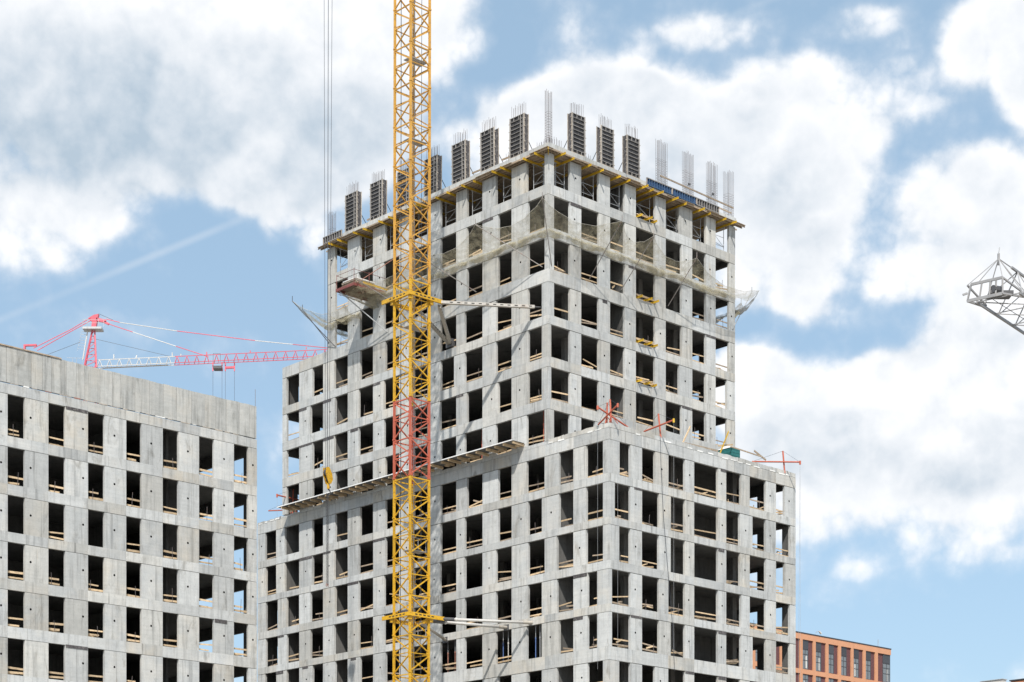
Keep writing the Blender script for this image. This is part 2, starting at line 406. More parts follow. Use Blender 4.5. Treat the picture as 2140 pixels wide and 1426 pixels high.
M['curtain'] = simple('curtain', (.55, .55, .53), .8, var=.2, scale=4., vscale=(5, 5, .2))
M['ground'] = simple('ground', (.29, .27, .235), .95, var=.25, scale=.05)
M['jib_grey'] = simple('grey_white_paint', (.30, .30, .305), .5, var=.15, dirt=(.28, .25, .22), dirt_amt=.5)
M['tie_cream'] = simple('cream_tie_paint', (.50, .475, .435), .55, var=.2, dirt=(.30, .23, .17), dirt_amt=.5, dscale=2.)
M['pole'] = simple('weathered_pole', (.27, .25, .235), .6, .2, var=.25, dirt=(.3, .16, .12), dirt_amt=.5, dscale=2.)
M['joint_white'] = simple('white_strip', (.80, .80, .78), .8, var=.1)
M['rust'] = simple('rusty_pipe', (.34, .16, .12), .7, var=.3)
M['blue_prop'] = simple('blue_prop', (.10, .17, .38), .5)

# ------------------------------------------------------------------ ground
gm = MB(False); gm.v = [(-6000, -6000, 0), (6000, -6000, 0), (6000, 9000, 0), (-6000, 9000, 0)]; gm.f = [(0, 1, 2, 3)]
tag(gm.build('ground', M['ground']), kind='structure')

# ------------------------------------------------------------------ concrete pieces
TH = .23
def pier_mesh(w, h, hole=None, th=TH, face='L'):
    """front face in its own frame: s 0..w along the face, z 0..h, depth 0..th inwards; hole=(s,z,r)"""
    v, f = [], []
    if hole is None:
        v = [(0, 0, 0), (w, 0, 0), (w, 0, h), (0, 0, h), (0, th, 0), (w, th, 0), (w, th, h), (0, th, h)]
        f = [(0, 1, 2, 3), (1, 5, 6, 2), (5, 4, 7, 6), (4, 0, 3, 7), (3, 2, 6, 7), (4, 5, 1, 0)]
    else:
        hs, hz, r = hole
        v = [(0, 0, 0), (w, 0, 0), (w, 0, h), (0, 0, h), (0, th, 0), (w, th, 0), (w, th, h), (0, th, h)]
        f = [(1, 5, 6, 2), (5, 4, 7, 6), (4, 0, 3, 7), (3, 2, 6, 7), (4, 5, 1, 0)]
        n = 8; k = len(v)
        ang = [2 * math.pi * (i + .5) / n - 3 * math.pi / 4 - math.pi / n * 0 for i in range(n)]
        for a in ang: v.append((hs + r * math.cos(a), 0, hz + r * math.sin(a)))
        for a in ang: v.append((hs + r * math.cos(a), th * .8, hz + r * math.sin(a)))
        cs = [0, 1, 2, 3]                         # corners at angles -135,-45,45,135
        for c in range(4):
            i0 = 2 * c; i1 = (2 * c + 1) % n; i2 = (2 * c + 2) % n
            prev = (2 * c - 1) % n
            f.append((cs[c], k + i0, k + prev))
            f.append((cs[c], cs[(c + 1) % 4], k + i1, k + i0))
        for i in range(n):
            j = (i + 1) % n; f.append((k + i, k + j, k + n + j, k + n + i))
        f.append(tuple(k + n + i for i in range(n)))
    return v, f
def slot2(o, mat, n):
    o.data.materials.append(mat)
    for p in o.data.polygons[-n:]: p.material_index = 1
    return o
def put_pier(face, s0, s1, z0, z1, plane, root, mat, hole=None, name='pier', inset=0.0, th=TH):
    """face 'L': s=u at v=plane, depth +v; 'R': s=v at u=plane, depth +u"""
    v, f = pier_mesh(s1 - s0, z1 - z0, hole, th)
    out = []
    for (s, d, z) in v:
        if face == 'L': out.append((plane + inset + d, s0 + s, z0 + z))
        else: out.append((s0 + s, plane + inset + d, z0 + z))
    if face == 'L': f = [tuple(reversed(q)) for q in f]
    b = MB(); b.v = out; b.f = f
    o = b.build(name, mat, root)
    return slot2(o, M['hole'], 9) if hole else o  # tunnel faces coloured dark in place of shade inside the hole
def seg_beam(face, s0, s1, z0, z1, plane, root, mat, rough_top=0.0, th=TH, inset=0.0):
    b = MB()
    n = max(1, int((s1 - s0) / .35)) if rough_top else 1
    ga = .006
    a0, a1 = s0 + ga, s1 - ga
    for i in range(n + 1):
        s = a0 + (a1 - a0) * i / n
        zt = z1 + (rnd.uniform(-rough_top, rough_top * .3) if rough_top else 0)
        for d, z in ((0, z0), (th, z0), (th, zt), (0, zt)):
            b.v.append((plane + inset + d, s, z) if face == 'L' else (s, plane + inset + d, z))
    for i in range(n):
        q = 4 * i
        for j in range(4):
            j2 = (j + 1) % 4; fc = (q + j, q + j2, q + 4 + j2, q + 4 + j)
            b.f.append(fc if face == 'L' else tuple(reversed(fc)))
    e0 = (3, 2, 1, 0); e1 = tuple(4 * n + k for k in (0, 1, 2, 3))
    b.f += [e0, e1] if face == 'L' else [tuple(reversed(e0)), tuple(reversed(e1))]
    return b.build('beam', mat, root)
def rail(face, s0, s1, z, plane, root, name, mat, tilt=0., hh=.13, depth=.30):
    b = MB()
    if face == 'L': b.bar((s0, plane + depth, z), (s1, plane + depth, z + tilt), .045, hh)
    else: b.bar((s0, plane + depth, z), (s1, plane + depth, z + tilt), .045, hh) if False else b.bar((plane + depth, s0, z), (plane + depth, s1, z + tilt), .045, hh)
    return b.build(name, mat, root)

# ------------------------------------------------------------------ high-rise frame
tower = sthing('unfinished_tower', 'stepped bare concrete high-rise frame with open windows behind the yellow crane mast', 'building', 0, 0, 0)
BEAMS = [(65.42, 65.06), (62.45, 61.65), (59.05, 58.28), (55.75, 54.75), (52.10, 51.40), (48.82, 48.03), (45.50, 44.69),
         (42.15, 40.98), (38.40, 37.76), (35.05, 34.50), (31.75, 31.10), (28.42, 27.82), (25.16, 24.14), (21.85, 21.15)]
T0, T1, MID, LOW, VD = 6.646, 35.0, 41.83, 45.75, 22.70
LW = [((.66, 1.28), (2.35, 2.50)), ((3.87, 3.87), (5.48, 5.72)), ((7.08, 7.40), (9.0, 9.16)), ((10.9, 10.9), (12.52, 12.78)),
      ((14.39, 14.39), (16.30, 16.60)), ((17.62, 17.90), (19.63, 19.72)), ((21.3, 21.3), (23.12, 23.25)), ((25.02, 25.02), (26.9, 27.1)),
      ((28.57, 28.57), (30.4, 30.6)), ((32.13, 32.13), (33.95, 34.10)), ((35.7, 35.7), (37.3, 37.6)), ((39.27, 39.27), (41.20, 41.50)), ((42.8, 42.55), (44.45, 44.55))]
RW_T = [((.63, .32), (2.43, 2.43)), ((3.69, 3.69), (5.73, 5.30)), ((7.02, 7.02), (8.77, 8.77)), ((10.09, 10.09), (12.45, 12.45)),
        ((13.75, 13.75), (15.76, 15.45)), ((17.09, 17.09), (18.86, 18.86)), ((20.12, 20.12), (21.90, 21.62))]
RW_L = [((1.16, .63), (2.39, 2.39)), ((3.69, 3.69), (5.67, 5.20)), ((6.73, 7.01), (8.71, 8.71)), ((9.8, 9.8), (12.71, 12.71)),
        ((13.72, 13.72), (15.46, 15.60)), ((16.68, 17.05), (18.78, 18.78)), ((20.08, 20.08), (21.25, 22.0))]
NEARL = {3: 1, 4: 1, 5: 1, 10: 1, 11: 1}              # storeys whose corner pier is wider on the left face
CORNR_T = {0: .63, 1: .63, 2: .63, 3: .63, 4: .32, 5: .32, 6: .63}
CORNR_L = {7: 1.16, 8: .63, 9: 1.12, 10: .32, 11: .32, 12: 1.12}
W7 = {7: 21.25, 8: 22.0, 9: 21.25, 10: 21.95, 11: 21.95, 12: 22.0}
mats = [M['con'], M['con'], M['con_warm']]
def holeof(w, h):
    if rnd.random() < .72 and w > .8: return (w * rnd.choice((.40, .42, .45, .5)), h * rnd.uniform(.50, .56), .088)
    return None
win_list = []       # (face, s0, s1, sill, head, plane, storey, index)
def face_storey(face, k, wins, plane, s_start, s_end, corner_other=None):
    sill, head = BEAMS[k + 1][0], BEAMS[k][1]
    if k == 0: head = 64.92
    z0, z1 = sill, head - .045
    prev = s_start
    for i, (a, b) in enumerate(wins):
        if i == 0 and corner_other is not None:
            pass                                   # corner pier is built once, by the left face
        else:
            put_pier(face, prev, a, z0, z1, plane, tower, rnd.choice(mats), holeof(a - prev, z1 - z0), inset=rnd.uniform(0, .018))
            pier_extra(face, prev, a, z1, plane)
        prev = b
        win_list.append((face, a, b, sill, head, plane, k, i))
    put_pier(face, prev, s_end, z0, z1, plane, tower, rnd.choice(mats), holeof(s_end - prev, z1 - z0), inset=rnd.uniform(0, .012))
def pier_extra(face, s0, s1, z1, plane):
    """dark strips of shuttering left over the pier heads"""
    if rnd.random() < .17 and z1 < 64:
        h = rnd.uniform(.14, .26); a = s0 + .02 + rnd.choice((0, 0, .3)) * (s1 - s0); b = s1 - .02 - rnd.choice((0, 0, .25)) * (s1 - s0)
        m = MB()
        if face == 'L': m.box(a, b, plane - .022, plane + .03, z1 - h + .03, z1 + .05)
        else: m.box(plane - .022, plane + .03, a, b, z1 - h + .03, z1 + .05)
        m.build('shutter_board', M['dark_ply'], tower)
for k in range(13):
    # ---- left face
    lo_u = T0 if k < 7 else 0.0
    idx = range(2, 10) if k < 3 else (range(2, 12) if k < 7 else range(0, 13))
    end = T1 if k < 3 else (MID if k < 7 else LOW)
    wins = []
    for i in idx:
        near, far = LW[i]
        fi = rnd.choice(far); ne = rnd.choice(near)
        if (i == 2 and k < 7) or (i == 0): ne = near[1] if k in NEARL else near[0]
        if i == 9 and k < 3: fi = far[0]
        if i == 11 and k < 7: fi = 41.2
        wins.append((ne, fi))
    rw = RW_T if k < 7 else RW_L
    rwin = []
    for i, (near, far) in enumerate(rw):
        a, b = rnd.choice(near), rnd.choice(far)
        if i == 0: a = (CORNR_T if k < 7 else CORNR_L)[k]
        if i == 6 and k >= 7: b = W7[k]
        if i == 6 and k < 7: b = 21.9 if k < 4 else 21.62
        rwin.append((a, b))
    # corner pier (turns the corner)
    sill, head = BEAMS[k + 1][0], BEAMS[k][1] if k else 64.92
    cp = MB(); cp.box(lo_u, wins[0][0], 0, TH, sill, head - .03); cp.box(lo_u, lo_u + TH, TH, rwin[0][0], sill, head - .03)
    cp.build('corner_pier', rnd.choice(mats), tower)
    face_storey('L', k, wins, 0.0, lo_u, end, corner_other=True)
    face_storey('R', k, rwin, lo_u, 0.0, VD, corner_other=True)
    # ---- beams of the level below this storey
    zt, zb = BEAMS[k + 1]
    end_b = T1 if k + 1 < 3 else (MID if k + 1 < 7 else LOW)
    lo_b = T0 if k + 1 < 7 else 0.0
    rt = .0
    cuts = [lo_b] + [(wins_b[0] + wins_b[1]) / 2 for wins_b in []]
    allw = [LW[i] for i in (range(2, 10) if k + 1 < 3 else (range(2, 12) if k + 1 < 7 else range(0, 13)))]
    cuts = [lo_b] + [n_[0] - .03 for n_, f_ in allw[1:]] + [end_b]
    for s0, s1 in zip(cuts[:-1], cuts[1:]):
        if k + 1 == 7:
            seg_beam('L', s0, s1, zb, zt - .28, 0.0, tower, rnd.choice(mats), inset=rnd.uniform(-.004, .006))
        else: seg_beam('L', s0, s1, zb, zt, 0.0, tower, rnd.choice(mats), inset=rnd.uniform(-.004, .006))
    rcuts = [TH] + [n_[0] - .02 for n_, f_ in (RW_T if k + 1 < 7 else RW_L)[1:]] + [VD]
    for s0, s1 in zip(rcuts[:-1], rcuts[1:]):
        if k + 1 == 7:
            seg_beam('R', s0, s1, zb, zt - .28, lo_b, tower, rnd.choice(mats), inset=rnd.uniform(-.004, .006))
        else: seg_beam('R', s0, s1, zb, zt, lo_b, tower, rnd.choice(mats), inset=rnd.uniform(-.004, .006))
# low kerb round the roof of the lower block, broken along its upper edge
for face, a, b, plane in (('L', 0, T0, 0.02), ('R', TH, VD, 0.02)):
    n = 4 if face == 'L' else 9
    for i in range(n):
        o = seg_beam(face, a + (b - a) * i / n, a + (b - a) * (i + 1) / n, 41.90, 42.26, plane, tower, rnd.choice(mats), rough_top=.05); o.name = 'roof_kerb'
for i in range(12):
    a = T0 + (LOW - T0) * i / 12
    o = seg_beam('L', a, T0 + (LOW - T0) * (i + 1) / 12, 41.89, 42.17 if i < 10 else 42.12, .02, tower, rnd.choice(mats), rough_top=.03 if i < 10 else .12); o.name = 'roof_kerb'
# white strips along the joint under the kerb
for face, lst in (('R', [(v, v + rnd.uniform(.35, .75)) for v in (3.0, 6.3, 9.0, 10.2, 11.5, 13.2, 14.3, 15.2, 16.2, 17.2, 19.3, 20.5, 21.4)]), ('L', [(u, u + rnd.uniform(.3, .8)) for u in (.9, 1.8, 4.9, 6.2, 42.3, 43.1, 44.2, 45.0)])):
    for a, b in lst:
        m = MB(); z = 41.86 + rnd.uniform(-.02, .05)
        if face == 'L': m.box(a, b, -.02, .05, z, z + rnd.uniform(.07, .13))
        else: m.box(-.02, .05, a, b, z, z + rnd.uniform(.07, .13))
        m.build('joint_strip', M['joint_white'], tower)
# floor slabs
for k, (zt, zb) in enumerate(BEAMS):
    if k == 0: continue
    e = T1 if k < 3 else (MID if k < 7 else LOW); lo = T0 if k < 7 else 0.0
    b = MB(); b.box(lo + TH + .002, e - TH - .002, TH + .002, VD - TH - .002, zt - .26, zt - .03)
    b.build('floor_slab', M['con_soffit_shade'], tower)
# rear frame (far side and left end), seen through the windows
for k in range(13):
    sill, head = BEAMS[k + 1][0], BEAMS[k][1] if k else 64.92
    e = T1 if k < 3 else (MID if k < 7 else LOW); lo = T0 if k < 7 else 0.0
    b = MB(); s = lo + .6
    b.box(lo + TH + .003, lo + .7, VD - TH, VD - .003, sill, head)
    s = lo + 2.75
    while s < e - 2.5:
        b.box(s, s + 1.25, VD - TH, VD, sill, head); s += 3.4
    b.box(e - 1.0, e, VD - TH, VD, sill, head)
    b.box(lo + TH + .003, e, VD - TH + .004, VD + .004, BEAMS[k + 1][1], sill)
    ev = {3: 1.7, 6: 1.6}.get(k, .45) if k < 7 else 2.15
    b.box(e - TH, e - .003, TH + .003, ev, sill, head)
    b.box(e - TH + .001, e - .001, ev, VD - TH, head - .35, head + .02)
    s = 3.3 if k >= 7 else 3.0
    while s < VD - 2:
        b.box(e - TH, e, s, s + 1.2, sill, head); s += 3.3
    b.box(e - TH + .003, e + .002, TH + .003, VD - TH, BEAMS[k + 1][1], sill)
    b.build('rear_frame', M['con_in_shade'], tower)
    if k in (3, 7):
        b2_ = MB(); b2_.box(e - TH, e - .004, TH + .01, VD - TH, BEAMS[k][1], BEAMS[k][0] - .05); b2_.box(lo + TH, e - TH - .01, VD - TH, VD - .004, BEAMS[k][1], BEAMS[k][0] - .05); b2_.build('rear_beam', M['con_in_shade'], tower)
    if k >= 7 and W7[k] > 21.5:
        MB().box(TH + .01, .95, 22.05, 22.4, sill, head).build('return_wall', M['con_in_shade'], tower)
    # cross walls and core
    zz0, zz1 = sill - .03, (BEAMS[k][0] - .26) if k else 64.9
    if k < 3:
        MB().box(31.4, 31.6, 3.0, 20, zz0, zz1).build('inner_wall', M['con_in_shade'], tower)
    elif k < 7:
        MB().box(34.2, 34.4, TH + .01, 9.0, zz0, zz1).build('inner_wall', M['con_in_shade'], tower); MB().box(38.3, 38.5, 3.4, 18, zz0, zz1).build('inner_wall', M['con_in_shade'], tower)
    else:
        MB().box(41.5, 41.7, TH + .01, 8.5, zz0, zz1).build('inner_wall', M['con_in_shade'], tower)
        MB().box(5.76, 5.94, TH + .01, 6.0, zz0, zz1).build('inner_wall', M['con_in_shade'], tower); MB().box(34.25, 34.45, TH + .01, 7.0, zz0, zz1).build('inner_wall', M['con_in_shade'], tower)
    MB().box(lo + 3.4, e - 5.0, 11.0, 11.22, zz0, zz1).build('inner_wall', M['con_in_shade'], tower)
    MB().box(lo + 4.2, lo + 4.4, 11.3, 20.6 if k < 7 else 19.6, zz0, zz1).build('inner_wall', M['con_in_shade'], tower)
    if k < 7: MB().box(lo + TH + .01, lo + 3.4, 8.85, 9.05, zz0, zz1).build('inner_wall', M['con_in_shade'], tower)
    MB().box(14, 14.25, 6, 10.9, zz0, zz1).build('inner_wall', M['con_in_shade'], tower); MB().box(21, 21.25, 6, 10.9, zz0, zz1).build('inner_wall', M['con_in_shade'], tower); MB().box(28, 28.25, 5, 10.9, zz0, zz1).build('inner_wall', M['con_in_shade'], tower)
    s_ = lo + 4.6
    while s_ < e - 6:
        MB().box(s_, s_ + .45, 4.6, 5.0, zz0, zz1).build('inner_column', M['con_in_shade'], tower); s_ += rnd.choice((5.4, 6.8))
    for s_ in (4.4, 9.9 if k >= 7 else 13.2, 17.6): MB().box(lo + 2.6, lo + 3.0, s_, s_ + .5, zz0, zz1).build('inner_column', M['con_soffit_shade'], tower)
# storeys below the picture, joined
b = MB(); z = 21.85; 
for j in range(6):
    z1 = z - .7; z0 = z - 3.35
    for i in range(14):
        u0 = 0 if i == 0 else LW[i - 1][1][0]; u1 = LW[i][0][0] if i < 13 else LOW
        b.box(u0, u1, 0, TH, z0, z1)
    for i in range(1, 8):
        v0 = RW_L[i - 1][1][0]; v1 = RW_L[i][0][0] if i < 7 else VD
        b.box(0, TH, v0, v1, z0, z1)
    b.box(0, LOW, .01, TH, z0 - .7, z0); b.box(.01, TH, TH, VD, z0 - .7, z0); b.box(TH, LOW, TH, VD, z0 - .25, z0 - .03)
    z = z0
o = tag(b.build('lower_storeys', M['con'], tower), kind='stuff')
# timber guard rails across the openings
for (face, a, bb, sill, head, plane, k, i) in win_list:
    if k == 0: continue
    if k == 6 and face == 'R': 
        if i < 3: continue
    if face == 'L' and k == 6 and 3 <= i <= 7: continue
    r = rnd.random()
    if r < .08: continue
    t1_ = rnd.gauss(0, .07) if rnd.random() < .75 else rnd.uniform(-.42, .42)
    t2_ = rnd.gauss(0, .06) if rnd.random() < .8 else rnd.uniform(-.35, .35)
    e0, e1 = .28, .28
    cut = rnd.random()
    s0, s1 = a - e0, bb + e1
    if r > .12: rail(face, s0 if cut > .15 else a + .5, s1 if cut < .88 else bb - .45, sill + rnd.uniform(.46, .78), plane, tower, 'upper_guard_board', rnd.choice((M['wood'], M['wood'], M['wood_grey'])), t1_, rnd.uniform(.085, .12))
    rail(face, s0, s1 if rnd.random() > .15 else bb - .4, sill + rnd.uniform(.10, .28), plane, tower, 'lower_guard_board', rnd.choice((M['wood'], M['wood'], M['wood_grey'])), t2_, rnd.uniform(.085, .13), .31)
    q = rnd.random()
    if q < (.78 if face == 'R' and k >= 7 else .36):     # loose boards lying on the sill, or leaning
        mm = MB()
        s = rnd.uniform(a, (a + bb) / 2); e = rnd.uniform((a + bb) / 2, bb + .3); zz = sill + rnd.uniform(.04, .45)
        d0, d1 = plane + rnd.uniform(.28, .5), plane + rnd.uniform(.28, .9)
        pts = ((s, d0, zz), (e, d1, zz + rnd.uniform(-.1, .35))) if face == 'L' else ((d0, s, zz), (d1, e, zz + rnd.uniform(-.1, .35)))
        mm.bar(pts[0], pts[1], .05, .12); mm.build('loose_board', rnd.choice((M['wood'], M['wood_grey'])), tower)
        if face == 'R' and k >= 7 and rnd.random() < .6:
            s2 = rnd.uniform(a + .1, bb - .5); mm = MB(); mm.bar((plane + .45, s2, sill + rnd.uniform(.05, .3)), (plane + .35, min(bb + .2, s2 + rnd.uniform(.6, 1.4)), sill + rnd.uniform(.1, .6)), .04, .09); mm.build('loose_board', M['wood'], tower)
    if rnd.random() > .6:     # thin post that holds the boards
        mm = MB(); s = rnd.uniform(a + .4, bb - .4)
        p0, p1 = ((s, plane + .25, sill - .02), (s + rnd.uniform(-.1, .1), plane + .26, sill + rnd.uniform(.75, 1.1)))
        if face == 'R': p0, p1 = (p0[1], p0[0], p0[2]), (p1[1], p1[0], p1[2])
        mm.tube([p0, p1], .016, 4); mm.build('guard_post', M['rebar'], tower)
# stains of leftover details: reinforcement starter rods, small projecting dowels
# ------------------------------------------------------------------ roof slab
OS = .45
b = MB(); b.box(T0 - OS, T1 + .03, -OS, VD - .4, 65.06, 65.40)
b.build('roof_slab', M['con'], tower)
for face in ('L', 'R'):
    n = 9; a, e, pl = (T0 - OS, T1, -OS - .02) if face == 'L' else (-OS, VD - .4, T0 - OS - .02)
    for i in range(n):
        o = seg_beam(face, a + (e - a) * i / n, a + (e - a) * (i + 1) / n, 65.03, 65.43, pl, tower, rnd.choice(mats), rough_top=.03, th=.015); o.name = 'slab_edge'

# slab formwork: plywood deck, secondary joists, yellow girders
sf = sthing('slab_formwork', 'plywood deck and yellow timber girders jutting out under the tower roof slab', 'formwork', (T0 + T1) / 2, 0, 62.45)
su, sz = (T0 + T1) / 2, 62.45
def sfb(): return MB()
def shift(m, du, dv, dz): m.v = [(x + dv, y + du, z + dz) for (x, y, z) in m.v]; return m
OV = .60
for (u0, u1, v0, v1) in ((T0 - OV, T1 + OV, -OV, -.0), (T0 - OV, T0, .0, VD + OV)):
    along_u = (u1 - u0) > (v1 - v0); n = 14
    for i in range(n):
        if along_u: a0, a1 = u0 + (u1 - u0) * i / n + .01, u0 + (u1 - u0) * (i + 1) / n - .01; bb_ = (a0, a1, v0 + rnd.uniform(-.12, .1), v1)
        else: a0, a1 = v0 + (v1 - v0) * i / n + .01, v0 + (v1 - v0) * (i + 1) / n - .01; bb_ = (u0 + rnd.uniform(-.12, .1), u1, a0, a1)
        m = MB(); m.box(*bb_, 65.0, 65.03); shift(m, -su, 0, -sz).build('deck_panel', M['wood_grey'], sf)
m = MB(); m.box(T0 + .01, T1, 0.0, VD, 65.0, 65.028); shift(m, -su, 0, -sz).build('inner_deck', M['wood_grey'], sf)
for d in (-.5, -.22, .35, .8, 1.3):
    for i in range(9):
        a0 = T0 - .5 + (T1 - T0 + 1) * i / 9; a1 = a0 + (T1 - T0 + 1) / 9 * 1.06
        m = MB(); m.bar((a0, d + rnd.uniform(-.05, .05), 64.94), (a1, d + rnd.uniform(-.05, .05), 64.94), .08, .11); shift(m, -su, 0, -sz).build('joist', M['wood_grey'], sf)
        if d < .7:
            a0 = -.5 + (VD + 1) * i / 9; a1 = a0 + (VD + 1) / 9 * 1.06
            m = MB(); m.bar((T0 + d + rnd.uniform(-.05, .05), a0, 64.94), (T0 + d + rnd.uniform(-.05, .05), a1, 64.94), .08, .11); shift(m, -su, 0, -sz).build('joist', M['wood_grey'], sf)
def ibeam(p, q, h=.17, w=.075):
    m = MB(); p, q = Vector(p), Vector(q); t = .035
    up = Vector((0, 0, h / 2 - t / 2))
    m.bar(p + up, q + up, w, t); m.bar(p - up, q - up, w, t); m.bar(p, q, .035, h - 2 * t)
    return m
for i in range(2, 10):
    a, b_ = LW[i][0][0], LW[i][1][0]
    for s in (a + .28, b_ - .30):
        ov = rnd.uniform(.75, 1.1)
        m = ibeam((s, -ov, 64.79), (s + rnd.uniform(-.1, .1), 2.4, 64.79)); shift(m, -su, 0, -sz).build('yellow_girder', M['beam_y'], sf)
for i, (near, far) in enumerate(RW_T):
    a, b_ = near[0], far[0]
    for s in ((a + .3, b_ - .3) if i != 3 else (a + .25, (a + b_) / 2, b_ - .25)):
        ov = rnd.uniform(.75, 1.15)
        m = ibeam((T0 - ov, s, 64.79), (T0 + 2.4, s + rnd.uniform(-.1, .1), 64.79)); shift(m, -su, 0, -sz).build('yellow_girder', M['beam_y'], sf)
m = ibeam((T0 - .75, -.75, 64.79), (T0 + 1.2, 1.2, 64.79)); shift(m, -su, 0, -sz).build('yellow_girder', M['beam_y'], sf)

# shoring frames in the top storey
ORD = ['nearest the corner', 'second from the corner', 'third from the corner', 'fourth from the corner', 'fifth from the corner', 'sixth from the corner', 'seventh from the corner', 'eighth from the corner']
def shoring(u, v, along, w, label):
    t = sthing('shoring_frame', label, 'scaffold frame', u, v, 62.45, 'shoring frames in the top storey')
    H = 2.2; dp = 1.1
    def q(s, d, z): return (s, d, z) if along == 'L' else (d, s, z)
    for s in (0, w):
        for d in (0, dp): MB().tube([q(s, d, 0), q(s, d, H)], .028, 6).build('post', M['steel'], t)
    for d in (0, dp):
        for z in (.55, 1.35): MB().tube([q(0, d, z), q(w, d, z)], .02, 5).build('ledger', M['steel'], t)
        MB().tube([q(0, d, .55 if d else 1.35), q(w, d, 1.35 if d else .55)], .018, 5).build('brace', M['steel'], t)
    for s in (0, w):
        MB().tube([q(s, 0, .55), q(s, dp, 1.35)], .018, 5).build('brace', M['steel'], t)
    for s in (0, w): MB().bar(q(s, -.1, H + .03), q(s, dp + .1, H + .03), .1, .06).build('head_plate', M['steel'], t)
for j, i in enumerate(range(2, 10)):
    a, b_ = LW[i][0][0], LW[i][1][0]
    shoring(a + .3, .42, 'L', b_ - a - .55, 'steel shoring frame in top storey of left face, bay ' + ORD[j])
for j, (near, far) in enumerate(RW_T):
    a, b_ = near[0], far[0]
    shoring(T0 + .42, a + .3, 'R', b_ - a - .55, 'steel shoring frame in top storey of right face, bay ' + ORD[j])
for j, (u, v) in enumerate(((12, 4), (17, 4), (23, 4), (29, 4), (10, 8), (10, 15))):
    pass

# ------------------------------------------------------------------ column shutters and bar cages on the roof
def rebars(t, w, d, z0, z1, nw, along, ties=None):
    def q(s, e, z): return (s, e, z) if along == 'L' else (e, s, z)
    for i in range(nw):
        for e in (0, d):
            s = w * i / (nw - 1)
            MB().tube([q(s, e, z0), q(s + rnd.uniform(-.02, .02), e + rnd.uniform(-.02, .02), z1 + rnd.uniform(-.12, .12))], .0125, 4).build('bar', M['rebar'], t)
    if ties:
        z = z0 + .1
        while z < ties:
            m = MB(); r = .009
            for p, p2 in (((0, 0), (w, 0)), ((w, 0), (w, d)), ((w, d), (0, d)), ((0, d), (0, 0))):
                m.tube([q(p[0] - .0, p[1], z), q(p2[0], p2[1], z + rnd.uniform(-.02, .02))], r, 3, False)
            m.build('link', M['rebar'], t); z += rnd.uniform(.17, .23)
def column_form(u, v, along, w, label, H=3.25, extra=True):
    t = sthing('column_shutter', label, 'formwork', u, v, 65.43, 'column shutters on the roof edge')
    def q(s, e, z): return (s, e, z) if along == 'L' else (e, s, z)
    def bx(m, s0, s1, e0, e1, z0, z1): (m.box(s0, s1, e0, e1, z0, z1) if along == 'L' else m.box(e0, e1, s0, s1, z0, z1)); return m
    dp = .58; H += rnd.uniform(-.10, .08); t.rotation_euler = (rnd.uniform(-.006, .006), rnd.uniform(-.006, .006), ROT + rnd.uniform(-.01, .01))
    for e, sg, nm in ((0.0, 1, 'front_panel'), (dp, -1, 'back_panel')):
        p = bx(MB(), 0, w, e + .085 * sg, e + .105 * sg, 0, H).build(nm, M['form_ply'], t)
        for s in ((0, w - .07, w * .2) if extra else (0, w - .07)):
            bx(MB(), s, s + .07, e + (.0 if sg > 0 else -.08), e + (.08 if sg > 0 else 0), 0, H).build('stile', M['form_frame'], p)
        n = 10
        for i in range(n + 1):
            z = (H - .04) * i / n
            bx(MB(), .072, w - .072, e + (.012 if sg > 0 else -.075), e + (.075 if sg > 0 else -.012), z, z + .04).build('rib', M['form_frame'], p)
        for fx in (.35, .7):
            for zz in (0.055, H - H / n): bx(MB(), w * fx, w * fx + .05, e + (.01 if sg > 0 else -.07), e + (.07 if sg > 0 else -.01), zz, zz + H / n - .06).build('stub', M['form_frame'], p)
    for s0, s1 in ((-.045, -.003), (w + .003, w + .045)):
        sp = bx(MB(), s0, s1, .11, dp - .11, 0, H * rnd.choice((1, 1, .92))).build('side_panel', M['dark_ply'], t)
    for s in (-.06, w + .005):
        for e in (.02, dp - .09):
            bx(MB(), s, s + .055, e, e + .07, -.0, H + .05).build('edge_batten', M['form_edge'], t)
    for i in range(5):                               # clamps sticking out
        z = .35 + i * .62
        for s in (-.16, w + .04):
            bx(MB(), s, s + .12, .03, .09, z, z + .05).build('clamp', M['form_edge'], t)
    bx(MB(), -.1, w + .1, -.03, .05, -.02, .05).build('kicker', M['wood'], t)
    MB().tube([q(w * .3, dp, 2.0), q(w * .3, dp + 1.6, .05)], .03, 5).build('push_prop', M['steel_dark'], t)
    MB().tube([q(w + .05, dp * .6, .9), q(w + .55, dp + .5, .02)], .028, 5).build('push_prop', M['steel_dark'], t)
    def sub(m): return m
    # starter bars above the shutter
    for i in range(8):
        for e in (.16, .36):
            s = .08 + (w - .16) * i / 7
            MB().tube([q(s, e, H - .5), q(s + rnd.uniform(-.03, .03), e + rnd.uniform(-.03, .03), H + .95 + rnd.uniform(-.15, .1))], .0125, 4).build('bar', M['rebar'], t)
    return t
for j, i in enumerate(range(2, 9)):
    a, b_ = LW[i][1][0], LW[i + 1][0][0]
    c = (a + b_) / 2; w = 1.58
    column_form(c - w / 2 + rnd.uniform(-.05, .05), -.36, 'L', w, 'ribbed steel column shutter on left roof edge, ' + ORD[j])
for j, i in enumerate(range(0, 3)):
    a, b_ = RW_T[i][1][0], RW_T[i + 1][0][0]
    c = (a + b_) / 2; w = 1.40
    column_form(T0 - .36, c - w / 2, 'R', w, 'ribbed steel column shutter on right roof edge, ' + ORD[j], extra=False)
def cage(u, v, along, w, d, H, ties, label, n=8):
    t = sthing('rebar_cage', label, 'rebar cage', u, v, 65.42, 'bare column cages on the roof')
    rebars(t, w, d, 0, H, n, along, ties); return t
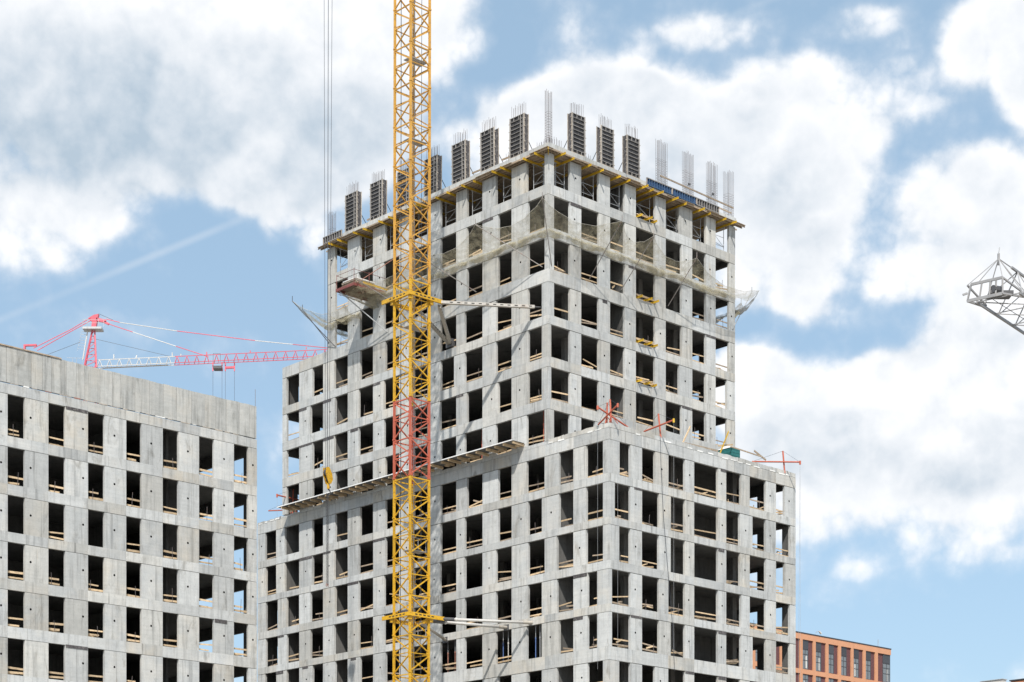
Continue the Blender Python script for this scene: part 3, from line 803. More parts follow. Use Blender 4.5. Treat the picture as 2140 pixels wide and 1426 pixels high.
for j, i in enumerate(range(3, 6)):
    a, b_ = RW_T[i][1][0], RW_T[i + 1][0][0]
    c_ = cage(T0 - .2, (a + b_) / 2 - .6, 'R', 1.2, .2, 4.1, 2.55, 'bare reinforcing bar cage on right roof edge, ' + ('just past the last shutter', 'middle of three above the blue panels', 'nearest the far corner cage')[j])
    if j: 
        m = MB(); m.box(-.08, .0, .5, .72, 1.35, 1.5); m.bar((-.04, .5, 1.42), (-.04, .42, 1.2), .06); m.build('spacer_block', M['steel_dark'], c_)
cage(T0 - .2, VD - 1.15, 'R', .7, .55, 4.1, 2.2, 'dense reinforcing cage at the far right end of the roof edge', 6)
cage(T0 - .25, -.25, 'L', .38, .42, 4.25, 2.75, 'tall slim reinforcing cage standing on the near roof corner', 5)
cage(T1 - .8, -.1, 'L', .55, .4, 2.6, 1.2, 'short reinforcing cage at the left end of the roof', 6)
# starter bars of the inner walls, in rows behind the edge
for (u, v, al, w, n, lab) in ((8.2, 1.6, 'L', 1.4, 6, 'low row of starter bars left of the corner cage'), (T0 + 1.2, 1.0, 'R', 1.6, 7, 'low row of starter bars right of the corner cage'),
                              (11.2, 1.2, 'L', 1.6, 7, 'low row of starter bars between the two shutters nearest the corner'), (T0 + 1.6, 5.0, 'R', 1.4, 6, 'low row of starter bars behind the second right shutter'),
                              (T0 + 1.5, 7.9, 'R', 1.0, 5, 'low row of starter bars left of the last right shutter'), (T0 + 1.6, 18.2, 'R', 1.3, 6, 'low row of starter bars behind the cages at the far right')):
    t = sthing('starter_bars', lab, 'rebar', u, v, 65.42, 'starter bar rows on the roof')
    rebars(t, w, .2, 0, 1.55, n, al)
# blue edge panels (right) and grey ones (left end)
def edge_panel(v0, v1, mat, label, along='R', z0=65.14, h=.62):
    t = sthing('edge_panel', label, 'formwork', T0 - .40 if along == 'R' else v0, v0 if along == 'R' else -.40, z0, 'slab edge panels')
    w = v1 - v0
    def bx(s0, s1, e0, e1, a, b): m = MB(); (m.box(e0, e1, s0, s1, a, b) if along == 'R' else m.box(s0, s1, e0, e1, a, b)); return m
    bx(0, w, -.10, -.075, 0, h).build('facing', M['blue_dark'] if mat is M['blue'] else M['form_ply'], t)
    for z in (0, h - .06): bx(0, w, -.20, -.102, z, z + .06).build('rail', mat if z == 0 else M['form_frame'], t)
    n = int(w / .3)
    for i in range(n + 1): bx(w * i / n - .025 if i else 0, w * i / n + .025 if i < n else w, -.19, -.104, .062, h - .062).build('rib', M['form_edge'] if i % n == 0 else mat, t)
    return t
edge_panel(10.8, 13.9, M['blue'], 'blue ribbed slab edge panel nearest the last right shutter')
edge_panel(13.95, 17.0, M['blue'], 'blue ribbed slab edge panel in the middle of the right roof edge')
edge_panel(17.05, 19.9, M['form_frame'], 'grey ribbed slab edge panel at the far end of the row')
edge_panel(32.3, 34.95, M['form_frame'], 'grey ribbed slab edge panel at the left end of the roof', 'L')
t = sthing('guard_rail', 'timber guard rail sloping along the right roof edge behind the cages', 'railing', T0 - .2, 12.8, 65.42)
MB().bar((0, 0, 1.15), (0, 9.4, .95), .05, .13).build('rail_board', M['wood_grey'], t)
MB().bar((.02, 3.2, .55), (.02, 9.2, .45), .05, .12).build('rail_board', M['wood_grey'], t)
for s in (.2, 3.2, 6.2, 9.2): MB().tube([(.05, s, 0), (.05, s, 1.2)], .02, 5).build('rail_post', M['steel'], t)
for j, (u0, u1) in enumerate(((11.1, 12.6), (14.3, 16.2), (28.3, 30.0))):
    t = sthing('guard_rail', 'short pale guard board between roof shutters, ' + ('nearest the corner', 'in the middle of the left edge', 'near the left end')[j], 'railing', u0, .5, 65.42)
    MB().bar((0, 0, .75), (u1 - u0, 0, .8), .05, .14).build('rail_board', M['wood_grey'], t); MB().tube([(.4, .05, 0), (.4, .05, 1)], .02, 5).build('rail_post', M['steel'], t)

# ------------------------------------------------------------------ yellow girders laid out of the wide right windows
for k, lab in ((0, 'top'), (2, 'third'), (3, 'fourth'), (4, 'fifth')):
    z = BEAMS[k + 1][0] + .12
    t = sthing('girder_bundle', 'three yellow girder ends poking from the wide right window, %s storey' % lab, 'timber girders', T0, 10.2, z, 'girders laid out of the wide windows')
    for s in (.1, 1.15, 2.0):
        ibeam((-.55 + rnd.uniform(-.15, .2), s, 0), (2.2, s + rnd.uniform(-.2, .2), 0)).build('girder', M['beam_y'] if rnd.random() < .8 else M['wood'], t)
    MB().bar((-.05, -.05, .14), (-.05, 2.2, .14), .1, .05).build('board', M['wood'], t)
    MB().bar((-.25, 0.1, .14), (-.2, 1.6, .15), .1, .04).build('board', M['wood'], t)

# ------------------------------------------------------------------ safety nets
def net(name, label, path, poles, mats_, tips, zw=58.75, zt=59.6, sag=.55, mat='net', fold=True):
    """path: list of (u,v) wall points; tips: list of (u,v,z) of pole tips for the same stations"""
    t = sthing(name, label, 'safety net', path[0][0], path[0][1], 55.8)
    o0 = Vector((path[0][0], path[0][1], 55.8))
    n = len(path) - 1
    def surf(a, b):
        f = a * n; i = min(n - 1, int(f)); r = f - i
        w = Vector((path[i][0], path[i][1], zw)).lerp(Vector((path[i+1][0], path[i+1][1], zw)), r)
        e = Vector(tips[i]).lerp(Vector(tips[i+1]), r)
        sc = 4 * r * (1 - r)
        e = e.lerp(w, .16 * sc) + Vector((0, 0, -.75 * sc))
        p = w.lerp(e, b)
        p.z -= sag * 4 * b * (1 - b) * (.7 + .5 * math.sin(a * 37 + b * 3)) + .05 * math.sin(a * 90 + b * 11)
        if b < .02: p.z += .10 * math.sin(a * 61)
        return p - o0
    MB().grid(surf, n * 14, 12).build('netting', M[mat], t, True)
    # border rope
    MB().tube([surf(i / (n * 10), 1.0) for i in range(n * 10 + 1)], .012, 4).build('border_rope', M['hemp'], t)
    if fold:
        def fold_s(a, b):
            f = a * n; i = min(n - 1, int(f)); r = f - i
            w = Vector((path[i][0], path[i][1], 0)).lerp(Vector((path[i+1][0], path[i+1][1], 0)), r)
            e = Vector(tips[i]).lerp(Vector(tips[i+1]), r); d = Vector((e.x - w.x, e.y - w.y, 0)).normalized()
            out = .05 + .38 * math.sin(math.pi * b) * (.7 + .4 * math.sin(a * 43)) + .03 * math.sin(a * 140 + b * 9)
            z = zw + .12 - .62 * b * (.85 + .25 * math.sin(a * 29 + 1.3)) + .04 * math.sin(a * 110)
            return Vector((w.x + d.x * out, w.y + d.y * out, z)) - o0
        MB().grid(fold_s, n * 16, 7).build('bunched_edge', M['net_fold'], t, True)
    for (p, q) in poles:
        m = MB().tube([Vector(p) - o0, Vector(q) - o0], .035, 6).build('pole', mats_, t)
        d = Vector(q)
        MB().tube([d - o0, d - o0 + Vector((0, 0, .45))], .03, 6).build('pole_tip', mats_, t)
    return t
OUT = 3.65
lp = [6.9, 15.1, 22.6, 27.5]
pa = [(6.65, 0.0), (11.2, 0), (18.8, 0), (26.8, 0)]
tp = [(T0 - 1.6, -2.2, 60.2), (11.2, -OUT, 59.5), (18.8, -OUT, 59.3), (26.8, -OUT * .9, 59.3)]
net('safety_net', 'beige catch net slung along the left face two storeys below the roof', pa,
    [((7.3, -.02, 56.0), tp[1]), ((15.1, -.02, 56.0), tp[2]), ((23.0, -.02, 56.0), tp[3])], M['pole'], tp)
pa = [(T0, 0.0), (T0, 4.6), (T0, 8.3), (T0, 14.6), (T0, 22.6)]
tp2 = [(T0 - 1.6, -2.2, 60.2), (T0 - OUT, 4.6, 59.7), (T0 - OUT, 8.3, 59.4), (T0 - 2.7, 14.6, 59.5), (T0 - 2.1, 23.4, 59.0)]
net('safety_net', 'beige catch net slung along the right face two storeys below the roof', pa,
    [((T0 - .02, 4.6, 56.0), tp2[1]), ((T0 - .02, 8.3, 56.0), tp2[2]), ((T0 - .02, 14.0, 56.0), tp2[3]), ((T0 - .02, .35, 56.0), tp2[0])], M['pole'], tp2)
# end nets hanging past the far corners
tpr = [(T0 - 2.1, 23.4, 59.0), (T0 + 1.5, VD + 2.6, 59.3), (T0 + 9, VD + 2.6, 58.8)]
net('safety_net', 'grey catch net stretched beyond the far right corner of the tower', [(T0, VD), (T0 + .3, VD + .05), (T0 + 9, VD + .05)],
    [((T0 - .03, VD - .4, 55.9), (T0 + .2, VD + 2.5, 59.9)), ((T0 + .6, VD, 56.2), tpr[1])], M['steel'], tpr, 57.6, mat='net_grey', sag=.4)
tpl = [(30.5, -1.6, 58.4), (T1 + 2.6, -2.0, 60.4), (T1 + 3.0, 6.0, 59.0)]
net('safety_net', 'thin catch net stretched beyond the left end of the tower', [(30.0, 0), (T1 - .1, -.05), (T1 + .05, 6.0)],
    [((T1 - 1.2, -.03, 55.8), tpl[1]), ((T1 - .2, .0, 56.4), (T1 + 1.9, -1.4, 59.6))], M['steel_dark'], tpl, 58.0, mat='net', sag=.5)

# ------------------------------------------------------------------ loading platform on the left face
t = sthing('loading_platform', 'red steel loading platform with stacked boards jutting from the left face', 'platform', 28.2, 0, 59.05)
MB().box(-1.2, 1.2, -3.3, 1.2, .0, .06).build('deck', M['wood_grey'], t)
for a0, a1, b0, b1 in ((-1.25, 1.25, -3.42, -3.30), (-1.25, -1.13, -3.3, 1.2), (1.13, 1.25, -3.3, 1.2), (-1.13, 1.13, -1.6, -1.48)):
    MB().box(a0, a1, b0, b1, -.24, -.01).build('frame_beam', M['red_dark'], t)
for i in range(6): MB().box(-1.0 + rnd.uniform(-.1, .1), .9, -3.0 + rnd.uniform(-.15, .1), -.9, .08 + i * .075, .13 + i * .075).build('stacked_board', M['wood_grey'] if i % 2 else M['form_edge'], t)
MB().box(-.95, .85, -2.95, -.85, .55, .66).build('top_sheet', M['white_sheet'], t)
for s in (-1.2, 1.2):
    for e in (-3.35, -1.7): MB().tube([(s, e, 0), (s, e, 1.25)], .025, 5).build('guard_post', M['red_dark'], t)
    MB().tube([(s, -3.35, 1.15), (s, .4, 1.15)], .02, 5).build('guard_rail', M['red_dark'], t)
MB().tube([(1.2, -3.35, 1.15), (-1.2, -3.35, 1.15)], .02, 5).build('guard_rail', M['red_dark'], t)
MB().tube([(1.1, -3.2, -.1), (-1.6, 0, -3.6)], .05, 6).build('stay', M['steel'], t)
MB().tube([(-1.1, -3.2, -.1), (-3.2, 0, 2.6)], .03, 6).build('stay', M['rust'], t)
ibeam((-1.5, -2.6, .1), (-1.5, .6, .1)).build('girder', M['beam_y'], t)
def sag_s(a, b):
    u = -1.6 + 3.0 * a; v = -3.2 + 3.2 * b
    return (u, v, -.3 - .75 * math.sin(math.pi * a) * (.3 + .9 * b) - .08 * math.sin(a * 21 + b * 13))
MB().grid(sag_s, 16, 12).build('under_net', M['net_fold'], t, True)

# ------------------------------------------------------------------ canopy along the left face
cn = sthing('canopy', 'long corrugated protection canopy on timber joists along the left face', 'canopy', 25.0, 0, 42.3)
u0, u1 = 9.3 - 25, 40.7 - 25
n = 12
for i in range(n):
    a, b_ = u0 + (u1 - u0) * i / n, u0 + (u1 - u0) * (i + 1) / n + .04
    m = MB(); k = 14; dz = rnd.uniform(-.02, .03) + (.012 if i % 2 else 0)
    def cs(p, q, a=a, b_=b_, dz=dz):
        return (a + (b_ - a) * p, -1.42 + 1.40 * q, .16 + dz + .028 * math.sin(p * math.pi * 2 * 9))
    m.grid(cs, 54, 1); m.build('roof_sheet', M['sheet'], cn)
m = MB(); m.box(u0, u1, -1.46, -1.42, .12, .20); m.build('front_edge', M['white_sheet'], cn)
s = u0 + .12
while s < u1:
    MB().bar((s, -1.36 + rnd.uniform(-.06, .06), .04), (s + rnd.uniform(-.12, .12), .0, .02), .13, .2).build('joist', M['wood'], cn)
    if rnd.random() < .5: MB().box(s + .25, s + .55, -.5, -.1, -.06, .02).build('bracket_block', M['wood'], cn)
    s += rnd.uniform(.9, 1.3)

# ------------------------------------------------------------------ roof rigs (red tube outriggers), shed, litter
def rig(label, base, top, tail, head, wires=(), yel=False, legs=True):
    """points as (x, y, depth) sighted from the photograph"""
    B = px(*base); inv = lambda q: (lambda d: (d.x * UX + d.y * UY, d.x * VX + d.y * VY, d.z))(px(*q) - B)
    t = thing('outrigger_hoist', label, 'hoist rig', B, ROT, 'red tube hoists on the roofs')
    tp_, tl_, hd_ = inv(top), inv(tail), inv(head)
    MB().tube([(0, 0, -.1), tp_], .07, 8).build('post', M['red'], t)
    MB().tube([tl_, hd_], .065, 8).build('boom', M['red'], t)
    if legs:
        for a in ((.45, .2), (-.3, .45), (-.2, -.35)): MB().tube([(a[0], a[1], -.05), (0, 0, .6)], .03, 6).build('foot', M['red'], t)
    MB().tube([tp_, hd_], .011, 4).build('stay_cable', M['cable'], t); MB().tube([tp_, tl_], .011, 4).build('stay_cable', M['cable'], t)
    h = Vector(hd_); MB().tube([h + Vector((0, 0, .10)), h - Vector((0, 0, .2))], .085, 8).build('pulley_head', M['beam_y'] if yel else M['red'], t)
    for (du, dv, dz) in wires: MB().tube([h - Vector((0, 0, .15)), h + Vector((du, dv, -dz))], .008, 4).build('suspension_wire', M['steel'], t)
    return t
rig('red tube hoist crossing another on the lower roof corner, head to the left', (1268, 886, 146.6), (1269, 842, 146.6), (1312, 893, 147.6), (1249, 851, 145.6), [(0, 0, 20)])
rig('red tube hoist crossing another on the lower roof corner, head to the right', (1277, 884, 146.3), (1275, 835, 146.3), (1250, 888, 147.2), (1291, 846, 144.9), [(0, 0, 20)])
rig('red tube hoist with orange head on the lower roof edge, tilted up', (1381, 913, 149.8), (1376, 865, 149.8), (1346, 902, 151.0), (1408, 878, 148.0), [(0, 0, 18), (.05, .05, 3.6)], True, False)
rig('red tube hoist at the far right end of the lower roof, level boom', (1640, 987, 160.3), (1636, 943, 160.3), (1572, 965, 162.0), (1672, 966, 159.2), [(0, .05, 22), (.05, -.2, 22)], False, False)
rig('red tube hoist on the left roof step below the middle block', (611, 1074, 176.6), (613, 1022, 176.6), (628, 1046, 177.4), (579, 1035, 175.0), [(0, .05, 3.5)])
t = sthing('outrigger_boom', 'red boom end showing over the far left roof step', 'hoist rig', 46.2, 6, 44.4)
MB().tube([(0, 0, 0), (4, -1.5, .3)], .06, 8).build('boom', M['red'], t); MB().tube([(4, -1.5, .35), (1.5, .5, 1.6)], .012, 4).build('stay_cable', M['cable'], t)
sh = sthing('site_shed', 'small green sheeted shed with white top on the lower roof edge', 'shed', 1.0, 15.6, 42.1)
sh.scale = (.82, .82, .82)
MB().box(0, 2.0, 0, 1.25, 0, 1.55).build('body', M['green'], sh)
for i in range(5): MB().box(-.02, 2.02, -.02, -.001, .15 + i * .3, .19 + i * .3).build('rib', M['green'], sh)
for i in range(5): MB().box(-.02, -.001, 0, 1.25, .15 + i * .3, .19 + i * .3).build('rib', M['green'], sh)
m = MB(); m.v = [(-.06, -.06, 1.552), (1.31, -.06, 1.552), (1.31, 2.06, 1.552), (-.06, 2.06, 1.552), (.6, 1.0, 2.1)]; m.f = [(0, 1, 4), (1, 2, 4), (2, 3, 4), (3, 0, 4), (3, 2, 1, 0)]; m.build('cover', M['white_sheet'], sh)
o = ibeam((0, 0, 0), (-.3, .85, 2.1)); o = o.build('propped_girder', M['beam_y']); o.location = P(.7, 13.6, 42.2); o.rotation_euler = (0, 0, ROT); tag(o, 'single yellow girder leaning beside the green shed', 'timber girder')
def litter(p, q, w, h, label, mat='wood', name='loose_plank'):
    o = MB().bar((0, 0, 0), (q[0] - p[0], q[1] - p[1], q[2] - p[2]), w, h).build(name, M[mat])
    o.location = P(*p); o.rotation_euler = (0, 0, ROT); return tag(o, label, 'plank', 'planks on the lower roof')
litter((.3, 9.0, 42.35), (.3, 13.0, 42.45), .05, .15, 'long plank lying along the kerb left of the shed', 'wood_grey')
litter((.25, 8.7, 42.3), (.5, 9.9, 43.9), .05, .14, 'plank leaning up from the kerb left of the long plank')
litter((.05, 14.3, 43.0), (.0, 18.2, 42.85), .05, .10, 'long plank running past the front of the green shed', 'wood_grey')
litter((.3, 17.6, 43.3), (.2, 19.0, 42.75), .05, .14, 'short plank right of the green shed', 'wood_grey')
litter((.6, 13.4, 43.0), (.9, 15.6, 43.55), .05, .14, 'plank propped behind the leaning yellow girder')
litter((1.4, 4.0, 42.5), (1.2, 6.0, 42.5), .3, .12, 'pale plank pile left of the orange-headed hoist', 'wood_grey')
litter((1.9, 4.3, 42.65), (1.6, 6.2, 42.62), .25, .1, 'upper pale plank left of the orange-headed hoist', 'form_edge')
# loose cables down the right face
def drop(pts, r, name, label, mat='cable'):
    o = MB().tube(pts, r, 4)
    o0 = pts[0]; o.v = [(x - o0[1], y - o0[0], z - o0[2]) for (x, y, z) in o.v]
    o = o.build(name, M[mat]); o.location = P(*o0); o.rotation_euler = (0, 0, ROT); return tag(o, label, 'cable')
drop([(.4, 5.6, 42.3), (-.12, 5.65, 42.2), (-.14, 5.7, 40), (-.14, 6.0, 36), (-.13, 6.5, 32), (-.14, 7.0, 28), (-.1, 7.35, 24)], .016, 'hanging_cable', 'black cable hanging crooked down the right face of the lower block')

# ------------------------------------------------------------------ red props in the storey at the canopy
t = None
for (i, off) in ((3, .7), (4, .5), (4, 1.2), (5, .8), (8, .6), (9, .9)):
    pass
def prop(u, v, z0, z1, mat, label):
    t = sthing('steel_prop', label, 'prop', u, v, z0, 'telescopic props in the windows')
    MB().tube([(0, 0, 0), (0, 0, (z1 - z0) * .55)], .035, 6).build('outer_tube', M[mat], t)
    MB().tube([(0, 0, (z1 - z0) * .5), (0, 0, z1 - z0)], .025, 6).build('inner_tube', M['steel'] if mat != 'red' else M[mat], t)
    MB().tube([(0, 0, (z1 - z0) * .53), (0, 0, (z1 - z0) * .58)], .06, 6).build('collar', M[mat], t)
WN_ = ['first', 'second', 'third', 'fourth', 'fifth', 'sixth', 'seventh']
for (u, v, k, mat, lab) in ((8.0, .8, 6, 'red', 'red prop in the corner window right of the canopy end'), (11.6, .7, 6, 'red', 'red prop behind the canopy, second window from the tower corner'),
        (15.2, .7, 6, 'red', 'red prop behind the canopy, third window from the tower corner'), (18.4, .8, 6, 'red_dark', 'dark red prop behind the canopy beside the mast'),
        (8.5, .4, 11, 'blue_prop', 'blue prop in the lowest rows, window nearest the longest tie tube'), (8.0, .4, 11, 'steel', 'grey prop beside the blue prop under the longest tie tube'),
        (12.3, .4, 11, 'blue_prop', 'blue prop in the window under the middle tie tube'), (11.7, .4, 11, 'white_paint', 'white prop in the window under the middle tie tube'),
        (19.1, .4, 11, 'rust', 'rusty prop left of a pair, window right of the mast'), (18.2, .4, 11, 'rust', 'rusty prop right of a pair, window right of the mast')):
    prop(u, v, BEAMS[k + 1][0] - .02, BEAMS[k][0] - .28, mat, lab)

# ------------------------------------------------------------------ block on the left
BL_U, BL_V = 19.384, -18.905
lb = sthing('unfinished_block', 'lower bare concrete frame block with tall plain parapet at the left edge', 'building', BL_U, BL_V, 0)
LBZ = [(41.28, 40.54), (37.62, 36.88), (34.28, 33.54), (30.95, 30.27), (27.70, 26.95), (24.40, 23.60), (21.05, 20.3), (17.7, 17.0)]
LBW = [(-24.9, -23.6), (-21.08, -19.75), (-17.92, -16.58), (-14.75, -13.39), (-11.59, -10.29), (-8.48, -7.09), (-5.28, -3.94), (-2.13, -.80)]
VB0 = -27.5; DEP = 15.0
lwin = []
for k in range(7):
    sill, head = LBZ[k + 1][0], LBZ[k][1]
    prev = VB0
    for i, (a, b_) in enumerate(LBW):
        h = (a - prev) * (.42 if i % 2 else .38), (head - sill) * .54, .075
        if i >= 1 and rnd.random() < .92: hole = ((a - prev) * {1: .8, 2: .24, 3: .78, 4: .45, 5: .45, 6: .45, 7: .5}[i], h[1], .088)
        else: hole = None
        put_pier('R', prev, a, sill, head - .03, 0, lb, rnd.choice(mats), hole, inset=rnd.uniform(0, .018))
        if rnd.random() < .16:
            hh = rnd.uniform(.14, .25); m = MB(); m.box(-.022, .03, prev + .05, a - .05 - rnd.choice((0, .6)), head - hh, head + .03); m.build('shutter_board', M['dark_ply'], lb)
        lwin.append((a, b_, sill, head, k, i)); prev = b_
    put_pier('R', prev, 0.0, sill, head - .03, 0, lb, rnd.choice(mats), (.42, (head - sill) * .54, .085))
    zt, zb = LBZ[k + 1]
    cuts = [VB0] + [a - .03 for a, _ in LBW] + [0.0]
    for s0, s1 in zip(cuts[:-1], cuts[1:]): seg_beam('R', s0, s1, zb, zt, 0, lb, rnd.choice(mats), inset=rnd.uniform(-.004, .006))
    if k == 0:
        for s0, s1 in zip(cuts[:-1], cuts[1:]): seg_beam('R', s0, s1, LBZ[0][1], LBZ[0][0] - .05, 0, lb, rnd.choice(mats), inset=rnd.uniform(-.004, .006))
for k, (zt, zb) in enumerate(LBZ):
    MB().box(TH + .002, DEP, VB0, -TH - .002, zt - .27, zt - .04).build('floor_slab', M['con_soffit_shade'], lb)
    if k < 7:
        sill, head = LBZ[k + 1][0], LBZ[k][1]
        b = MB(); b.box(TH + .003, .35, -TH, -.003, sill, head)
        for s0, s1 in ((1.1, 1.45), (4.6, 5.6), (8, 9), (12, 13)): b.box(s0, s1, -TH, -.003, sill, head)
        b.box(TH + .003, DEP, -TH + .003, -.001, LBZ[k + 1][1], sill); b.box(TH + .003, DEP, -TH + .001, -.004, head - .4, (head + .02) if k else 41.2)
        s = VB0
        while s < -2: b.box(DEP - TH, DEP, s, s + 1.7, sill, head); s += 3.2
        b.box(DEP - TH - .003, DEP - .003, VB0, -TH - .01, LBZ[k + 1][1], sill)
        b.build('rear_frame', M['con_in_shade'], lb)
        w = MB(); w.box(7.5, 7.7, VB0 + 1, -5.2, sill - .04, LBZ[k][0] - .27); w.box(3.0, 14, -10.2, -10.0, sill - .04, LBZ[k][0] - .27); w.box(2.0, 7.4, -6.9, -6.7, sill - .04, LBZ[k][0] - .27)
        w.build('inner_wall', M['con_in_shade'], lb)
b = MB(); b.box(0, DEP, VB0, 0, 0.01, 17.0); tag(b.build('lower_storeys', M['con'], lb), kind='stuff')
pan = [VB0, -25.6, -23.4, -21.16, -19.25, -18.35, -17.67, -16.49, -15.68, -14.99, -13.74, -12.71, -12.07, -10.83, -9.6, -8.41, -7.24, -5.94, -4.74, -3.75, -2.83, -1.6, -.67, 0.0]
for a, b_ in zip(pan[:-1], pan[1:]):
    m = MB(); g0 = .012; i0 = rnd.uniform(.0, .022)
    nseg = max(2, int((b_ - a) / .4))
    for i in range(nseg):
        s0 = a + g0 + (b_ - a - 2 * g0) * i / nseg; s1 = a + g0 + (b_ - a - 2 * g0) * (i + 1) / nseg
        m.box(.03 + i0, .03 + i0 + .2, s0, s1, 41.33, 43.80 + rnd.uniform(-.03, .02))
    m.build('parapet_panel', M['con_par'], lb)
m = MB(); m.box(-.03, .3, VB0, -16.9, 43.82, 43.90); m.build('timber_coping', M['wood_grey'], lb)
MB().box(TH, DEP, -.22, -.03, 41.25, 43.7).build('end_parapet', M['con_warm'], lb)
for i in range(26):
    s = -27 + i * 1.0 + rnd.uniform(-.2, .2)
    if s > -1: break
    m = MB(); m.box(-.012, .05, s, s + rnd.uniform(.3, .95), 41.262 + rnd.uniform(-.015, .02), 41.30 + rnd.uniform(0, .03)); m.build('joint_strip', M['joint_white'] if rnd.random() < .25 else M['rust'] if rnd.random() < .4 else M['form_edge'], lb)
MB().tube([(.1, -.08, 43.6), (.1, -.09, 45.1)], .018, 5).build('corner_rod', M['rebar'], lb)
for (a, b_, sill, head, k, i) in lwin:
    r = rnd.random()
    if r < .05: continue
    e1 = b_ + .3 if rnd.random() > .2 else b_ - .35
    rail('R', a - .3, e1, sill + rnd.uniform(.5, .66), 0, lb, 'upper_guard_board', M['wood'], rnd.gauss(0, .05), rnd.uniform(.10, .15))
    rail('R', a - .3, b_ + .3 if rnd.random() > .25 else b_ - .3, sill + rnd.uniform(.12, .24), 0, lb, 'lower_guard_board', M['wood'], rnd.gauss(0, .04), rnd.uniform(.10, .16), .31)
    if rnd.random() < .6:
        s = rnd.uniform(a + .3, b_ - .3); MB().tube([(.26, s, sill - .02), (.26, s + rnd.uniform(-.08, .08), sill + rnd.uniform(.8, 1.15))], .016, 4).build('guard_post', M['rebar'], lb)
    if rnd.random() < .25:
        MB().bar((.35, a, sill + .08), (.6, b_ - .2, sill + .22), .05, .12).build('loose_board', M['wood'], lb)

# ------------------------------------------------------------------ yellow tower crane (mast)
MD = 149.5
mc = px(858.5, 1000, MD); mu, mv = to_uv(mc.x, mc.y)
SIDE = 1.93; SEC = 3.064; HS = SIDE / 2
def zy(y): return EYE + (YH - y) / F * MD
ZTOP = zy(21.5)                        # a section joint seen at this row
crane = sthing('tower_crane', 'tall yellow lattice crane mast with one red section tied to the building', 'crane', mu, mv, 0)
crane.rotation_euler = (R(.0), R(.12), ROT)
def mast_section(zb, mat, mat2):
    L_ = .155
    m = MB()
    for a in (-1, 1):
        for b_ in (-1, 1):
            cu, cv = a * HS, b_ * HS
            m.box(cu - L_ / 2, cu + L_ / 2, cv - L_ / 2, cv + L_ / 2, zb + .012, zb + SEC - .012)
            m.box(cu - L_ / 2 - .03, cu + L_ / 2 + .03, cv - L_ / 2 - .03, cv + L_ / 2 + .03, zb + .0, zb + .10)     # bolted joint
    sec = m.build('mast_section', mat, crane)
    cs = [(-HS, -HS), (HS, -HS), (HS, HS), (-HS, HS)]            # near, left, far, right
    mid = zb + SEC * .52
    for i in range(4):
        (a, b_), (c, d) = cs[i], cs[(i + 1) % 4]
        if i == 3: (a, b_), (c, d) = cs[3], cs[0]
        # i=0 near->left : mid node at near ; i=3 right->near: mid node at right
        f0, f1 = (a, b_), (c, d)
        for p, q, w in (((*f0, zb + SEC - .10), (*f1, zb + SEC - .10), .085),
                        ((*f0, mid), (*f1, mid - .04), .065),
                        ((*f1, zb + SEC - .16), (*f0, mid + .14), .085),
                        ((*f0, mid - .14), (*f1, zb + .12), .085)):
            MB().bar(p, q, w).build('brace', mat2, sec)
        for (e, zz) in ((f0, mid), (f1, zb + SEC - .14)):
            gp = MB(); other = f1 if e is f0 else f0
            dx, dy = (other[0] - e[0]) / SIDE, (other[1] - e[1]) / SIDE
            gp.bar((e[0] + dx * .07, e[1] + dy * .07, zz), (e[0] + dx * .24, e[1] + dy * .24, zz), .02, .30); gp.build('gusset', mat, sec)
    return sec
z = ZTOP + SEC * 6
zlist = []
while z > 0:
    zb = z - SEC
    zc = zb + SEC / 2
    yy = YH - (zc - EYE) * F / MD
    if 835 < yy < 1003: mm_ = (M['red'], M['red'])
    elif yy < 560: mm_ = (M['yellow_old'], M['yellow_old'])
    else: mm_ = (M['yellow'], M['yellow'])
    if zb < 15 and False: break
    mast_section(zb, *mm_); zlist.append(zb); z = zb
# ladder, landings, cables inside the mast
lad = MB()
for s in (-.2, .2): lad.bar((.35 + s, .35, 2), (.35 + s, .35, ZTOP + 18), .035)
lad = lad.build('ladder', M['steel'], crane)
zz = 18.0
rg = MB()
while zz < ZTOP + 10:
    rg.bar((.15, .35, zz), (.55, .35, zz), .022); zz += .3
tag(rg.build('rungs', M['steel'], crane), kind='stuff')
for i, y in enumerate((258 / 2 + 3, 300, 689, 1155, 1332)):
    zp = zy(y)
    pl_ = MB(); pl_.box(-.85, .05, -.85, .85, zp, zp + .04); pl_ = pl_.build('landing', M['steel'], crane)
    MB().tube([(-.8, -.8, zp + 1.0), (-.8, .8, zp + 1.0)], .018, 5).build('landing_rail', M['steel'], pl_)
    MB().tube([(.0, -.8, zp + 1.0), (-.8, -.8, zp + 1.0)], .018, 5).build('landing_rail', M['steel'], pl_)
    for s in (-.8, 0, .8): MB().tube([(-.8, s, zp), (-.8, s, zp + 1.0)], .018, 5).build('landing_post', M['steel'], pl_)
MB().tube([(.62, -.62, 5), (.62, -.60, 40), (.63, -.62, ZTOP + 15)], .03, 6).build('power_cable', M['cable'], crane)
MB().tube([(-.45, .6, 5), (-.42, .62, 48), (-.5, .55, 60), (-.4, .62, 66), (-.45, .6, ZTOP + 12)], .02, 5).build('power_cable', M['cable'], crane)
